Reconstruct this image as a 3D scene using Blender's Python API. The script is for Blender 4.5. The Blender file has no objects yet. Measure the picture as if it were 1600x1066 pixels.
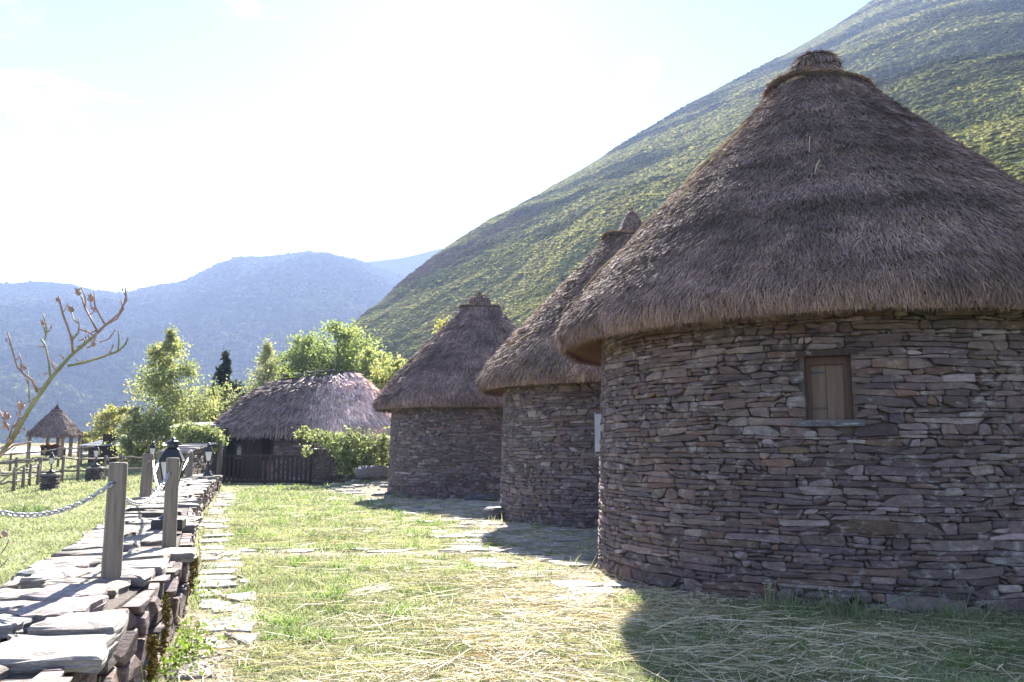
import bpy, math, random
import numpy as np
from mathutils import Vector, Matrix

# ------------------------------------------------------------------ camera, sky, sun, exposure
SC = bpy.context.scene
COL = SC.collection
R_ = math.radians
PITCH = R_(7.41)
EYE = 1.45
FPX = 1300.0            # focal length in pixels of the 1600 px wide photograph

cam_d = bpy.data.cameras.new("camera")
cam = bpy.data.objects.new("camera", cam_d)
COL.objects.link(cam)
cam_d.sensor_width = 36.0
cam_d.lens = FPX / 1600.0 * 36.0
cam_d.clip_start = 0.05
cam_d.clip_end = 20000
cam.location = (0, 0, EYE)
cam.rotation_euler = (math.pi / 2 + PITCH, 0, 0)
SC.camera = cam

SUN_AZ = R_(-3.5)       # to the left of the view axis, in front of the camera
SUN_EL = R_(33.5)

world = bpy.data.worlds.new("World")
SC.world = world
world.use_nodes = True
wn = world.node_tree
wn.nodes.clear()
sky = wn.nodes.new("ShaderNodeTexSky")
sky.sky_type = 'NISHITA'
sky.sun_disc = False
sky.sun_elevation = SUN_EL
sky.sun_rotation = SUN_AZ
sky.altitude = 800
sky.air_density = 0.9
sky.dust_density = 0.13
sky.ozone_density = 1.0
bg = wn.nodes.new("ShaderNodeBackground")
bg.inputs["Strength"].default_value = 0.05
wout = wn.nodes.new("ShaderNodeOutputWorld")
# thin cirrus wisps over the whole sky
tc = wn.nodes.new("ShaderNodeTexCoord")
mp = wn.nodes.new("ShaderNodeMapping")
mp.inputs["Scale"].default_value = (2.2, 2.2, 7.0)
mp.inputs["Rotation"].default_value = (0.15, 0.1, 0.3)
nz = wn.nodes.new("ShaderNodeTexNoise")
nz.inputs["Scale"].default_value = 1.7
nz.inputs["Detail"].default_value = 7
nz.inputs["Roughness"].default_value = 0.62
nz.inputs["Distortion"].default_value = 0.6
rp = wn.nodes.new("ShaderNodeValToRGB")
rp.color_ramp.elements[0].position = 0.56
rp.color_ramp.elements[0].color = (0, 0, 0, 1)
rp.color_ramp.elements[1].position = 0.82
rp.color_ramp.elements[1].color = (0.5, 0.5, 0.5, 1)
mx = wn.nodes.new("ShaderNodeMixRGB")
mx.inputs[2].default_value = (11.0, 11.0, 11.2, 1)
wn.links.new(tc.outputs["Generated"], mp.inputs["Vector"])
wn.links.new(mp.outputs[0], nz.inputs["Vector"])
wn.links.new(nz.outputs["Fac"], rp.inputs[0])
wn.links.new(rp.outputs[0], mx.inputs[0])
wn.links.new(sky.outputs[0], mx.inputs[1])
wn.links.new(mx.outputs[0], bg.inputs["Color"])
wn.links.new(bg.outputs[0], wout.inputs["Surface"])

sun_d = bpy.data.lights.new("sun", 'SUN')
sun_d.energy = 5.0
sun_d.angle = R_(0.53)
sun_d.color = (1.0, 0.94, 0.85)
sun = bpy.data.objects.new("sun", sun_d)
COL.objects.link(sun)
to_sun = Vector((math.sin(SUN_AZ) * math.cos(SUN_EL), math.cos(SUN_AZ) * math.cos(SUN_EL), math.sin(SUN_EL)))
sun.rotation_euler = to_sun.to_track_quat('Z', 'Y').to_euler()
sun.location = to_sun * 200

SC.view_settings.view_transform = 'Standard'
SC.view_settings.look = 'None'
SC.view_settings.exposure = 2.5
SC.view_settings.gamma = 1.0
SC.view_settings.use_curve_mapping = False
SC.render.engine = 'CYCLES'
cy = SC.cycles
cy.use_denoising = True
try:
    cy.denoiser = 'OPENIMAGEDENOISE'
    cy.denoising_input_passes = 'RGB_ALBEDO_NORMAL'
    cy.denoising_prefilter = 'ACCURATE'
except Exception:
    pass
cy.max_bounces = 7
cy.diffuse_bounces = 4
cy.glossy_bounces = 2
cy.transmission_bounces = 4
cy.transparent_max_bounces = 6
cy.volume_bounces = 1
cy.sample_clamp_indirect = 6
HAZE = 0.00023

# ------------------------------------------------------------------ helpers
rng = np.random.default_rng(7)
random.seed(7)


def at(px, py, Y):
    """a point of the place at depth Y seen at a pixel of the photograph"""
    a = (px - 800) / FPX
    b = (533 - py) / FPX
    y = math.cos(PITCH) - b * math.sin(PITCH)
    z = math.sin(PITCH) + b * math.cos(PITCH)
    return Vector((a * Y / y, Y, EYE + z * Y / y))


def smooth(a, b, x):
    t = np.clip((np.asarray(x, float) - a) / (b - a), 0, 1)
    return t * t * (3 - 2 * t)


def _hash(ix, iy, seed):
    h = (ix.astype(np.int64) * 374761393 + iy.astype(np.int64) * 668265263 + seed * 1274126177) & 0xFFFFFFFF
    h = ((h ^ (h >> 13)) * 1274126177) & 0xFFFFFFFF
    h = ((h ^ (h >> 16)) * 2246822519) & 0xFFFFFFFF
    return ((h ^ (h >> 15)) & 0xFFFFFF) / float(0xFFFFFF)


def noise2(x, y, seed=0):
    x = np.asarray(x, float)
    y = np.asarray(y, float)
    ix = np.floor(x)
    iy = np.floor(y)
    fx = x - ix
    fy = y - iy
    fx = fx * fx * (3 - 2 * fx)
    fy = fy * fy * (3 - 2 * fy)
    a = _hash(ix, iy, seed)
    b = _hash(ix + 1, iy, seed)
    c = _hash(ix, iy + 1, seed)
    d = _hash(ix + 1, iy + 1, seed)
    return (a * (1 - fx) + b * fx) * (1 - fy) + (c * (1 - fx) + d * fx) * fy


def fbm(x, y, seed=0, octv=4, gain=0.5):
    s = 0
    amp = 1.0
    tot = 0
    for k in range(octv):
        s = s + amp * noise2(np.asarray(x) * 2 ** k + 17.3 * k, np.asarray(y) * 2 ** k - 9.1 * k, seed + k)
        tot += amp
        amp *= gain
    return s / tot - 0.5


def world_loc(o):
    v = Vector((0, 0, 0))
    while o is not None:
        v = v + o.location
        o = o.parent
    return v


def raw_mesh(name, V, F, mat=None, col=None, smooth_=False):
    """V (n,3) array, F (m,k) array or list of tuples, col (n,3) array"""
    me = bpy.data.meshes.new(name)
    V = np.asarray(V, dtype=np.float32)
    if isinstance(F, np.ndarray):
        m, k = F.shape
        me.vertices.add(len(V))
        me.vertices.foreach_set("co", V.ravel())
        me.loops.add(m * k)
        me.loops.foreach_set("vertex_index", F.astype(np.int32).ravel())
        me.polygons.add(m)
        me.polygons.foreach_set("loop_start", np.arange(0, m * k, k, dtype=np.int32))
        me.update(calc_edges=True)
    else:
        me.from_pydata([tuple(v) for v in V.tolist()], [], F)
    if col is not None:
        ca = me.color_attributes.new("Col", 'FLOAT_COLOR', 'POINT')
        c4 = np.ones((len(V), 4), dtype=np.float32)
        c4[:, :3] = col
        ca.data.foreach_set("color", c4.ravel())
    if smooth_:
        me.polygons.foreach_set("use_smooth", np.ones(len(me.polygons), dtype=bool))
    if mat is not None:
        me.materials.append(mat)
    return me


def add(name, V, F, mat, parent=None, col=None, smooth_=False, kind=None, center=False):
    V = np.asarray(V, dtype=np.float64)
    off = np.array(world_loc(parent)) if parent is not None else np.zeros(3)
    c = V.mean(axis=0) if center else off
    me = raw_mesh(name, V - c, F, mat, col, smooth_)
    o = bpy.data.objects.new(name, me)
    COL.objects.link(o)
    o.parent = parent
    o.location = Vector(c - off)
    if kind:
        o["kind"] = kind
    return o


def tag(o, label, cat, group=None):
    o["label"] = label
    o["category"] = cat
    if group:
        o["group"] = group
    return o


def thing(name, loc, label, cat, group=None):
    o = bpy.data.objects.new(name, None)
    COL.objects.link(o)
    o.location = loc
    o.empty_display_size = 0.2
    return tag(o, label, cat, group)


class MB:
    """collects shapes, in world coordinates, into one mesh"""

    def __init__(s):
        s.V = []
        s.F = []

    def put(s, V, F):
        n = len(s.V)
        s.V += [tuple(v) for v in V]
        s.F += [tuple(i + n for i in f) for f in F]

    def box(s, c, size, rz=0.0, jit=0.0, ch=0.0, M=None):
        sx, sy, sz = [d / 2 for d in size]
        if ch > 0:
            V = []
            for z in (-sz, -sz + ch, sz - ch, sz):
                e = ch if abs(z) == sz else 0
                for (x, y) in ((-1, -1), (1, -1), (1, 1), (-1, 1)):
                    V.append(Vector((x * (sx - e), y * (sy - e), z)))
            F = [(3, 2, 1, 0), (12, 13, 14, 15)]
            for k in range(3):
                for i in range(4):
                    j = (i + 1) % 4
                    F.append((4 * k + i, 4 * k + j, 4 * k + 4 + j, 4 * k + 4 + i))
        else:
            V = [Vector((x * sx, y * sy, z * sz)) for z in (-1, 1) for (x, y) in ((-1, -1), (1, -1), (1, 1), (-1, 1))]
            F = [(3, 2, 1, 0), (4, 5, 6, 7), (0, 1, 5, 4), (1, 2, 6, 5), (2, 3, 7, 6), (3, 0, 4, 7)]
        if M is None:
            M = Matrix.Rotation(rz, 3, 'Z')
        V = [M @ (v + Vector([random.uniform(-jit, jit) for _ in range(3)])) + Vector(c) for v in V]
        s.put(V, F)
        return s

    def tube(s, P, rad, n=8, cap=True, jit=0.0):
        P = [Vector(p) for p in P]
        if not hasattr(rad, '__len__'):
            rad = [rad] * len(P)
        V = []
        F = []
        up = None
        for i, p in enumerate(P):
            d = (P[min(i + 1, len(P) - 1)] - P[max(i - 1, 0)]).normalized()
            if up is None:
                a = Vector((0, 0, 1)) if abs(d.z) < 0.9 else Vector((1, 0, 0))
                up = (a - d * a.dot(d)).normalized()
            else:
                up = (up - d * up.dot(d))
                up = up.normalized() if up.length > 1e-6 else d.orthogonal().normalized()
            sd = d.cross(up)
            for k in range(n):
                t = 2 * math.pi * k / n
                r = rad[i] * (1 + random.uniform(-jit, jit))
                V.append(p + up * (math.cos(t) * r) + sd * (math.sin(t) * r))
        for i in range(len(P) - 1):
            for k in range(n):
                j = (k + 1) % n
                F.append((i * n + k, i * n + j, (i + 1) * n + j, (i + 1) * n + k))
        if cap:
            F.append(tuple(range(n - 1, -1, -1)))
            F.append(tuple((len(P) - 1) * n + k for k in range(n)))
        s.put(V, F)
        return s

    def lathe(s, prof, c, n=24, closed_top=True, closed_bot=True, wob=0.0, rz=0.0):
        V = []
        F = []
        c = Vector(c)
        for (r, z) in prof:
            for k in range(n):
                t = 2 * math.pi * k / n + rz
                rr = r * (1 + random.uniform(-wob, wob))
                V.append(c + Vector((rr * math.cos(t), rr * math.sin(t), z)))
        for i in range(len(prof) - 1):
            for k in range(n):
                j = (k + 1) % n
                F.append((i * n + k, i * n + j, (i + 1) * n + j, (i + 1) * n + k))
        if closed_bot:
            F.append(tuple(range(n - 1, -1, -1)))
        if closed_top:
            F.append(tuple((len(prof) - 1) * n + k for k in range(n)))
        s.put(V, F)
        return s

    def build(s, name, mat, parent=None, smooth_=False, kind=None, center=False, col=None):
        return add(name, np.array(s.V), s.F, mat, parent, col=col, smooth_=smooth_, kind=kind, center=center)


def ribbons(root, d, side, bend, length, width, col, nseg=1, taper=0.25, tipcol=None):
    """many thin blades: returns V, F (quads), C"""
    n = len(root)
    d = d / np.linalg.norm(d, axis=1, keepdims=True)
    side = side - d * (side * d).sum(1, keepdims=True)
    side = side / (np.linalg.norm(side, axis=1, keepdims=True) + 1e-9)
    V = np.zeros((n, nseg + 1, 2, 3))
    C = np.zeros((n, nseg + 1, 2, 3))
    for k in range(nseg + 1):
        t = k / nseg
        p = root + d * (length * t)[:, None] + bend * (t * t)
        w = width * (1 - (1 - taper) * t) * 0.5
        V[:, k, 0] = p - side * w[:, None]
        V[:, k, 1] = p + side * w[:, None]
        cc = col if tipcol is None else col * (1 - t) + tipcol * t
        C[:, k, 0] = cc
        C[:, k, 1] = cc
    base = (np.arange(n) * (nseg + 1) * 2)[:, None]
    F = []
    for k in range(nseg):
        q = np.array([[2 * k, 2 * k + 1, 2 * k + 3, 2 * k + 2]])
        F.append(base + q)
    F = np.concatenate(F, axis=0)
    return V.reshape(-1, 3), F, C.reshape(-1, 3)


def rand_dirs(n):
    v = rng.normal(size=(n, 3))
    return v / np.linalg.norm(v, axis=1, keepdims=True)


# ------------------------------------------------------------------ materials
def new_mat(name):
    m = bpy.data.materials.new(name)
    m.use_nodes = True
    nt = m.node_tree
    nt.nodes.clear()
    out = nt.nodes.new("ShaderNodeOutputMaterial")
    return m, nt, out


def N(nt, t, **kw):
    n = nt.nodes.new(t)
    for k, v in kw.items():
        if k in n.inputs:
            n.inputs[k].default_value = v
        else:
            setattr(n, k, v)
    return n


def ramp(nt, fac, stops):
    r = nt.nodes.new("ShaderNodeValToRGB")
    e = r.color_ramp.elements
    while len(e) < len(stops):
        e.new(0.5)
    for el, (p, c) in zip(e, stops):
        el.position = p
        el.color = (c[0], c[1], c[2], 1) if hasattr(c, '__len__') else (c, c, c, 1)
    nt.links.new(fac, r.inputs[0])
    return r.outputs[0]


def mixc(nt, fac, a, b, mode='MIX'):
    m = nt.nodes.new("ShaderNodeMixRGB")
    m.blend_type = mode
    for s, v in ((0, fac), (1, a), (2, b)):
        if hasattr(v, 'is_linked'):
            nt.links.new(v, m.inputs[s])
        elif hasattr(v, '__len__'):
            m.inputs[s].default_value = (v[0], v[1], v[2], 1)
        else:
            m.inputs[s].default_value = v if s == 0 else (v, v, v, 1)
    return m.outputs[0]


def coords(nt, scale=(1, 1, 1), src="Object", rot=(0, 0, 0)):
    t = nt.nodes.new("ShaderNodeTexCoord")
    m = nt.nodes.new("ShaderNodeMapping")
    m.inputs["Scale"].default_value = scale
    m.inputs["Rotation"].default_value = rot
    nt.links.new(t.outputs[src], m.inputs[0])
    return m.outputs[0]


def geo_coords(nt, scale=(1, 1, 1), rot=(0, 0, 0)):
    t = nt.nodes.new("ShaderNodeNewGeometry")
    m = nt.nodes.new("ShaderNodeMapping")
    m.inputs["Scale"].default_value = scale
    m.inputs["Rotation"].default_value = rot
    nt.links.new(t.outputs["Position"], m.inputs[0])
    return m.outputs[0]


def noise(nt, vec, scale, detail=4, rough=0.55, dist=0.0):
    n = N(nt, "ShaderNodeTexNoise", Scale=scale, Detail=detail, Roughness=rough, Distortion=dist)
    nt.links.new(vec, n.inputs["Vector"])
    return n.outputs["Fac"]


def bump(nt, h, strength, dist):
    b = N(nt, "ShaderNodeBump", Strength=strength, Distance=dist)
    nt.links.new(h, b.inputs["Height"])
    return b.outputs["Normal"]


def principled(nt, out, color, rough=0.85, normal=None, metal=0.0, spec=0.3):
    p = nt.nodes.new("ShaderNodeBsdfPrincipled")
    if hasattr(color, 'is_linked'):
        nt.links.new(color, p.inputs["Base Color"])
    else:
        p.inputs["Base Color"].default_value = (color[0], color[1], color[2], 1)
    if hasattr(rough, 'is_linked'):
        nt.links.new(rough, p.inputs["Roughness"])
    else:
        p.inputs["Roughness"].default_value = rough
    p.inputs["Metallic"].default_value = metal
    p.inputs["Specular IOR Level"].default_value = spec
    if normal is not None:
        nt.links.new(normal, p.inputs["Normal"])
    nt.links.new(p.outputs[0], out.inputs["Surface"])
    return p


def attr(nt, name="Col", typ='GEOMETRY'):
    a = nt.nodes.new("ShaderNodeAttribute")
    a.attribute_name = name
    a.attribute_type = typ
    return a.outputs["Color"]


def mat_stone(name, lichen=0.5, scale=1.0, lich_col=(0.30, 0.275, 0.26), zs=1.8):
    m, nt, out = new_mat(name)
    g = geo_coords(nt, (1, 1, zs))
    c = attr(nt)
    n1 = noise(nt, g, 9 * scale, 6, 0.65)
    n2 = noise(nt, g, 38 * scale, 5, 0.7)
    v = ramp(nt, n1, [(0.3, 0.62), (0.7, 1.35)])
    c = mixc(nt, 1.0, c, v, 'MULTIPLY')
    v2 = ramp(nt, n2, [(0.35, 0.72), (0.7, 1.22)])
    c = mixc(nt, 1.0, c, v2, 'MULTIPLY')
    n3 = noise(nt, g, 6.3 * scale, 8, 0.72, 0.3)
    lf = ramp(nt, n3, [(0.55, 0.0), (0.64, lichen)])
    c = mixc(nt, lf, c, lich_col)
    n5 = noise(nt, g, 3.1 * scale, 5, 0.7, 0.2)
    rf = ramp(nt, n5, [(0.60, 0.0), (0.75, 0.35)])
    c = mixc(nt, rf, c, (0.17, 0.10, 0.055))
    n4 = noise(nt, g, 22 * scale, 8, 0.7)
    nb = bump(nt, n4, 0.8, 0.02)
    principled(nt, out, c, 0.82, nb, spec=0.35)
    return m


def mat_vcol(name, rough=0.9, bscale=None, vary=0.35, nscale=20, spec=0.2):
    m, nt, out = new_mat(name)
    c = attr(nt)
    g = geo_coords(nt)
    if vary:
        v = ramp(nt, noise(nt, g, nscale, 4, 0.6), [(0.3, 1 - vary), (0.7, 1 + vary)])
        c = mixc(nt, 1.0, c, v, 'MULTIPLY')
    nb = bump(nt, noise(nt, g, bscale, 5), 0.6, 0.01) if bscale else None
    principled(nt, out, c, rough, nb, spec=spec)
    return m


def mat_leaf(name, trans=0.45, typ='GEOMETRY', attr_name="Col", vary=None, gloss=0.05):
    m, nt, out = new_mat(name)
    c = attr(nt, attr_name, typ)
    if vary:
        g = geo_coords(nt)
        c = mixc(nt, 1.0, c, ramp(nt, noise(nt, g, vary, 3), [(0.3, 0.6), (0.7, 1.4)]), 'MULTIPLY')
    d = N(nt, "ShaderNodeBsdfDiffuse")
    t = N(nt, "ShaderNodeBsdfTranslucent")
    gl = N(nt, "ShaderNodeBsdfGlossy", Roughness=0.45)
    gl.inputs["Color"].default_value = (0.5, 0.5, 0.5, 1)
    nt.links.new(c, d.inputs["Color"])
    warm = mixc(nt, 1.0, c, (1.15, 1.2, 0.85), 'MULTIPLY')
    nt.links.new(warm, t.inputs["Color"])
    ms = N(nt, "ShaderNodeMixShader")
    ms.inputs[0].default_value = trans
    nt.links.new(d.outputs[0], ms.inputs[1])
    nt.links.new(t.outputs[0], ms.inputs[2])
    m2 = N(nt, "ShaderNodeMixShader")
    m2.inputs[0].default_value = gloss
    nt.links.new(ms.outputs[0], m2.inputs[1])
    nt.links.new(gl.outputs[0], m2.inputs[2])
    nt.links.new(m2.outputs[0], out.inputs["Surface"])
    return m


def mat_simple(name, c1, c2, nscale=8, rough=0.8, bstr=0.4, bdist=0.01, stretch=(1, 1, 1), spec=0.3, metal=0.0, detail=6):
    m, nt, out = new_mat(name)
    g = coords(nt, stretch)
    n = noise(nt, g, nscale, detail, 0.6)
    c = ramp(nt, n, [(0.3, c1), (0.72, c2)])
    nb = bump(nt, noise(nt, g, nscale * 2.5, 6), bstr, bdist)
    principled(nt, out, c, rough, nb, metal, spec)
    return m


M = {}
M['stone'] = mat_stone("stone_rubble", 0.8)
M['slate'] = mat_stone("slate_slab", 0.6, 0.8, (0.46, 0.44, 0.41), 5.0)
M['core'] = mat_simple("wall_earth", (0.055, 0.043, 0.038), (0.12, 0.095, 0.082), 14, 0.95, 0.8, 0.02)
M['thatch'] = mat_vcol("thatch_straw", 0.8, None, 0.3, 3.0, 0.25)
M['thatch_base'] = mat_simple("thatch_mass", (0.05, 0.038, 0.034), (0.12, 0.09, 0.078), 30, 0.95, 0.9, 0.03)
M['thatch_under'] = mat_simple("thatch_underside", (0.12, 0.06, 0.03), (0.24, 0.13, 0.07), 24, 0.95, 0.9, 0.02, (1, 1, 0.3))
M['straw'] = mat_leaf("loose_straw", 0.25)
M['grass'] = mat_leaf("grass_blades", 0.5, vary=0.9)
M['leaf'] = mat_leaf("tree_leaves", 0.6)
M['shrub'] = mat_leaf("shrub_leaves", 0.35, 'INSTANCER', "tint", gloss=0.0)
M['bark'] = mat_simple("bark", (0.05, 0.04, 0.032), (0.16, 0.13, 0.105), 9, 0.9, 0.8, 0.02, (1, 1, 0.3))
M['birch_bark'] = mat_simple("birch_bark", (0.10, 0.085, 0.075), (0.5, 0.47, 0.43), 7, 0.8, 0.4, 0.01, (1, 1, 2.5))
M['wood'] = mat_simple("weathered_post_wood", (0.13, 0.105, 0.085), (0.27, 0.225, 0.185), 12, 0.85, 0.7, 0.006, (3, 3, 0.22))
M['wood_dark'] = mat_simple("dark_stained_wood", (0.025, 0.016, 0.012), (0.07, 0.045, 0.033), 14, 0.75, 0.6, 0.005, (3, 3, 0.25))
M['wood_tan'] = mat_simple("tan_timber", (0.20, 0.13, 0.08), (0.36, 0.25, 0.16), 10, 0.8, 0.5, 0.005, (3, 3, 0.25))
M['wood_red'] = mat_simple("red_brown_frame", (0.065, 0.034, 0.026), (0.105, 0.056, 0.042), 10, 0.7, 0.4, 0.004, (3, 3, 0.3))
M['board'] = mat_simple("pale_shutter_board", (0.115, 0.076, 0.056), (0.175, 0.122, 0.092), 7, 0.75, 0.5, 0.004, (4, 4, 0.3))
M['iron'] = mat_simple("black_iron", (0.010, 0.010, 0.012), (0.026, 0.026, 0.03), 30, 0.42, 0.3, 0.003, spec=0.5)
M['galv'] = mat_simple("galvanised_chain", (0.36, 0.36, 0.37), (0.6, 0.6, 0.61), 40, 0.38, 0.2, 0.002, metal=0.7, spec=0.5)
M['paint'] = mat_simple("pale_blue_paint", (0.40, 0.41, 0.50), (0.50, 0.51, 0.58), 9, 0.5, 0.2, 0.002)
M['dark'] = mat_simple("dark_interior", (0.008, 0.007, 0.006), (0.016, 0.013, 0.011), 5, 0.95)
M['moss'] = mat_vcol("moss", 0.95, 60, 0.5, 40, 0.1)
M['rose_cane'] = mat_simple("rose_cane", (0.16, 0.17, 0.075), (0.30, 0.29, 0.15), 14, 0.6, 0.4, 0.004, (1, 1, 1))
M['rose_twig'] = mat_simple("rose_twig", (0.19, 0.11, 0.085), (0.36, 0.24, 0.18), 16, 0.65, 0.4, 0.003)
M['rose_dead'] = mat_simple("dried_flower", (0.20, 0.12, 0.09), (0.50, 0.36, 0.31), 30, 0.8, 0.6, 0.004)
M['roof_slate'] = mat_simple("roof_slates", (0.14, 0.14, 0.155), (0.27, 0.27, 0.29), 6, 0.5, 0.5, 0.01)
M['plaster'] = mat_simple("brown_plank_wall", (0.05, 0.03, 0.026), (0.10, 0.062, 0.05), 6, 0.85, 0.4, 0.01, (3, 3, .4))
M['gravel'] = mat_simple("pale_gravel", (0.33, 0.31, 0.27), (0.47, 0.44, 0.39), 3, 0.95, 0.5, 0.02)


def mat_glass_milk():
    m, nt, out = new_mat("frosted_lamp_glass")
    d = N(nt, "ShaderNodeBsdfDiffuse")
    d.inputs["Color"].default_value = (0.82, 0.83, 0.83, 1)
    t = N(nt, "ShaderNodeBsdfTranslucent")
    t.inputs["Color"].default_value = (0.85, 0.86, 0.86, 1)
    g = N(nt, "ShaderNodeBsdfGlossy", Roughness=0.15)
    ms = N(nt, "ShaderNodeMixShader")
    ms.inputs[0].default_value = 0.6
    nt.links.new(d.outputs[0], ms.inputs[1])
    nt.links.new(t.outputs[0], ms.inputs[2])
    m2 = N(nt, "ShaderNodeMixShader")
    m2.inputs[0].default_value = 0.08
    nt.links.new(ms.outputs[0], m2.inputs[1])
    nt.links.new(g.outputs[0], m2.inputs[2])
    nt.links.new(m2.outputs[0], out.inputs["Surface"])
    return m


M['lamp_glass'] = mat_glass_milk()


def mat_window_glass():
    m, nt, out = new_mat("window_glass")
    principled(nt, out, (0.05, 0.07, 0.10), 0.08, spec=0.7)
    return m


M['glass'] = mat_window_glass()


def mat_ground():
    m, nt, out = new_mat("ground_soil_and_turf")
    g = geo_coords(nt)
    mask = attr(nt, "Col")          # r: bare dry earth and straw dust, g: rougher dry turf
    sep = nt.nodes.new("ShaderNodeSeparateColor")
    nt.links.new(mask, sep.inputs[0])
    n1 = noise(nt, g, 0.7, 6, 0.65)
    n2 = noise(nt, g, 6.0, 6, 0.7)
    turf = ramp(nt, n1, [(0.3, (0.145, 0.160, 0.075)), (0.5, (0.19, 0.20, 0.095)), (0.7, (0.245, 0.235, 0.13))])
    turf = mixc(nt, 1.0, turf, ramp(nt, n2, [(0.3, 0.7), (0.7, 1.3)]), 'MULTIPLY')
    dry = mixc(nt, ramp(nt, n2, [(0.35, 0.0), (0.65, 1.0)]), (0.10, 0.095, 0.04), (0.21, 0.17, 0.09))
    turf = mixc(nt, sep.outputs[1], turf, dry)
    earth = ramp(nt, noise(nt, g, 9.0, 8, 0.7), [(0.3, (0.17, 0.145, 0.105)), (0.5, (0.26, 0.225, 0.165)), (0.7, (0.34, 0.30, 0.235))])
    f = nt.nodes.new("ShaderNodeMath")
    f.operation = 'ADD'
    nt.links.new(sep.outputs[0], f.inputs[0])
    nn = ramp(nt, n2, [(0.3, -0.25), (0.7, 0.25)])
    sub = nt.nodes.new("ShaderNodeMath")
    sub.operation = 'MULTIPLY_ADD'
    nt.links.new(n2, sub.inputs[0])
    sub.inputs[1].default_value = 1.4
    sub.inputs[2].default_value = -0.7
    nt.links.new(sub.outputs[0], f.inputs[1])
    ff = ramp(nt, f.outputs[0], [(0.35, 0.0), (0.6, 1.0)])
    c = mixc(nt, ff, turf, earth)
    nb = bump(nt, noise(nt, g, 25, 6, 0.7), 0.7, 0.03)
    principled(nt, out, c, 0.95, nb, spec=0.1)
    return m


M['ground'] = mat_ground()


def mat_hill(name, stops, sc, stretch, patch=None):
    m, nt, out = new_mat(name)
    g = geo_coords(nt, stretch)
    n1 = noise(nt, g, sc, 9, 0.62, 0.4)
    c = ramp(nt, n1, stops)
    n2 = noise(nt, geo_coords(nt), sc * 12, 6, 0.7)
    c = mixc(nt, 1.0, c, ramp(nt, n2, [(0.3, 0.55), (0.7, 1.45)]), 'MULTIPLY')
    if patch:
        n3 = noise(nt, geo_coords(nt, (1, 1, 1)), patch[0], 7, 0.65, 0.5)
        c = mixc(nt, ramp(nt, n3, [(0.60, 0.0), (0.68, 0.75)]), c, patch[1])
    nb = bump(nt, n2, 0.8, 1.0)
    principled(nt, out, c, 1.0, nb, spec=0.0)
    return m


M['hill'] = mat_hill("hillside_scrub", [(0.32, (0.085, 0.092, 0.042)), (0.47, (0.17, 0.175, 0.07)), (0.60, (0.22, 0.22, 0.09)), (0.75, (0.26, 0.25, 0.115))],
                     0.018, (1, 0.45, 1), (0.02, (0.115, 0.082, 0.062)))
M['mount'] = mat_hill("mountain_woods", [(0.32, (0.016, 0.024, 0.012)), (0.5, (0.026, 0.036, 0.016)), (0.70, (0.040, 0.046, 0.022))], 0.006, (1, 1, 1.5),
                      (0.006, (0.038, 0.034, 0.028)))

# ------------------------------------------------------------------ the lie of the land
WALL_Y = np.array([0.3, 1.5, 3.3, 4.15, 5.0, 6.0, 8.0, 12.0, 16.0, 22.0, 27.2, 29.5])
WALL_X = np.array([-1.45, -1.55, -1.80, -2.03, -2.22, -2.42, -3.02, -4.50, -6.03, -7.90, -9.55, -10.2])   # right edge of the boundary wall
WALL_W = 0.92
WALL_TOP = 0.57


def wall_x(y):
    return np.interp(y, WALL_Y, WALL_X)


def height(x, y):
    x = np.asarray(x, float)
    y = np.asarray(y, float)
    r = np.hypot(x, y)
    # courtyard, nearly level
    court = 0.03 * fbm(x * 0.5, y * 0.5, 3, 3) * 2 + 0.05 * smooth(24, 34, y)
    # bank by the low wall
    court = court + 0.42 * np.exp(-(((x + 4.6) / 1.6) ** 2 + ((y - 29.5) / 2.0) ** 2))
    # lawn left of the boundary wall
    d = (wall_x(np.clip(y, 0, 29.5)) - 0.5 * WALL_W) - x
    lawn = 0.40 - 0.055 * np.clip(d, 0, 14) + 0.028 * np.clip(y - 24, -12, 6) + 0.10 * fbm(x * 0.35, y * 0.35, 9, 3)
    lawn = lawn + 1.15 * smooth(33, 52, y) + 1.1 * smooth(52, 74, y)
    side = smooth(-0.12, 0.12, d) * (1 - smooth(29, 31, y)) + smooth(0.5, 7, d) * smooth(29, 31, y)
    z = court * (1 - side) + lawn * side
    # down into the valley
    z = z * (1 - smooth(80, 160, r)) - 46 * smooth(78, 330, r)
    return z


def ground_z(x, y):
    return float(height(np.array([x]), np.array([y]))[0])


HUTS = [(11.18, 21.0), (18.35, 8.4), (27.4, -2.24)]
HUT_XY = [(D * math.sin(R_(a)), D * math.cos(R_(a))) for D, a in HUTS]
HUT_R = 2.97


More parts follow.
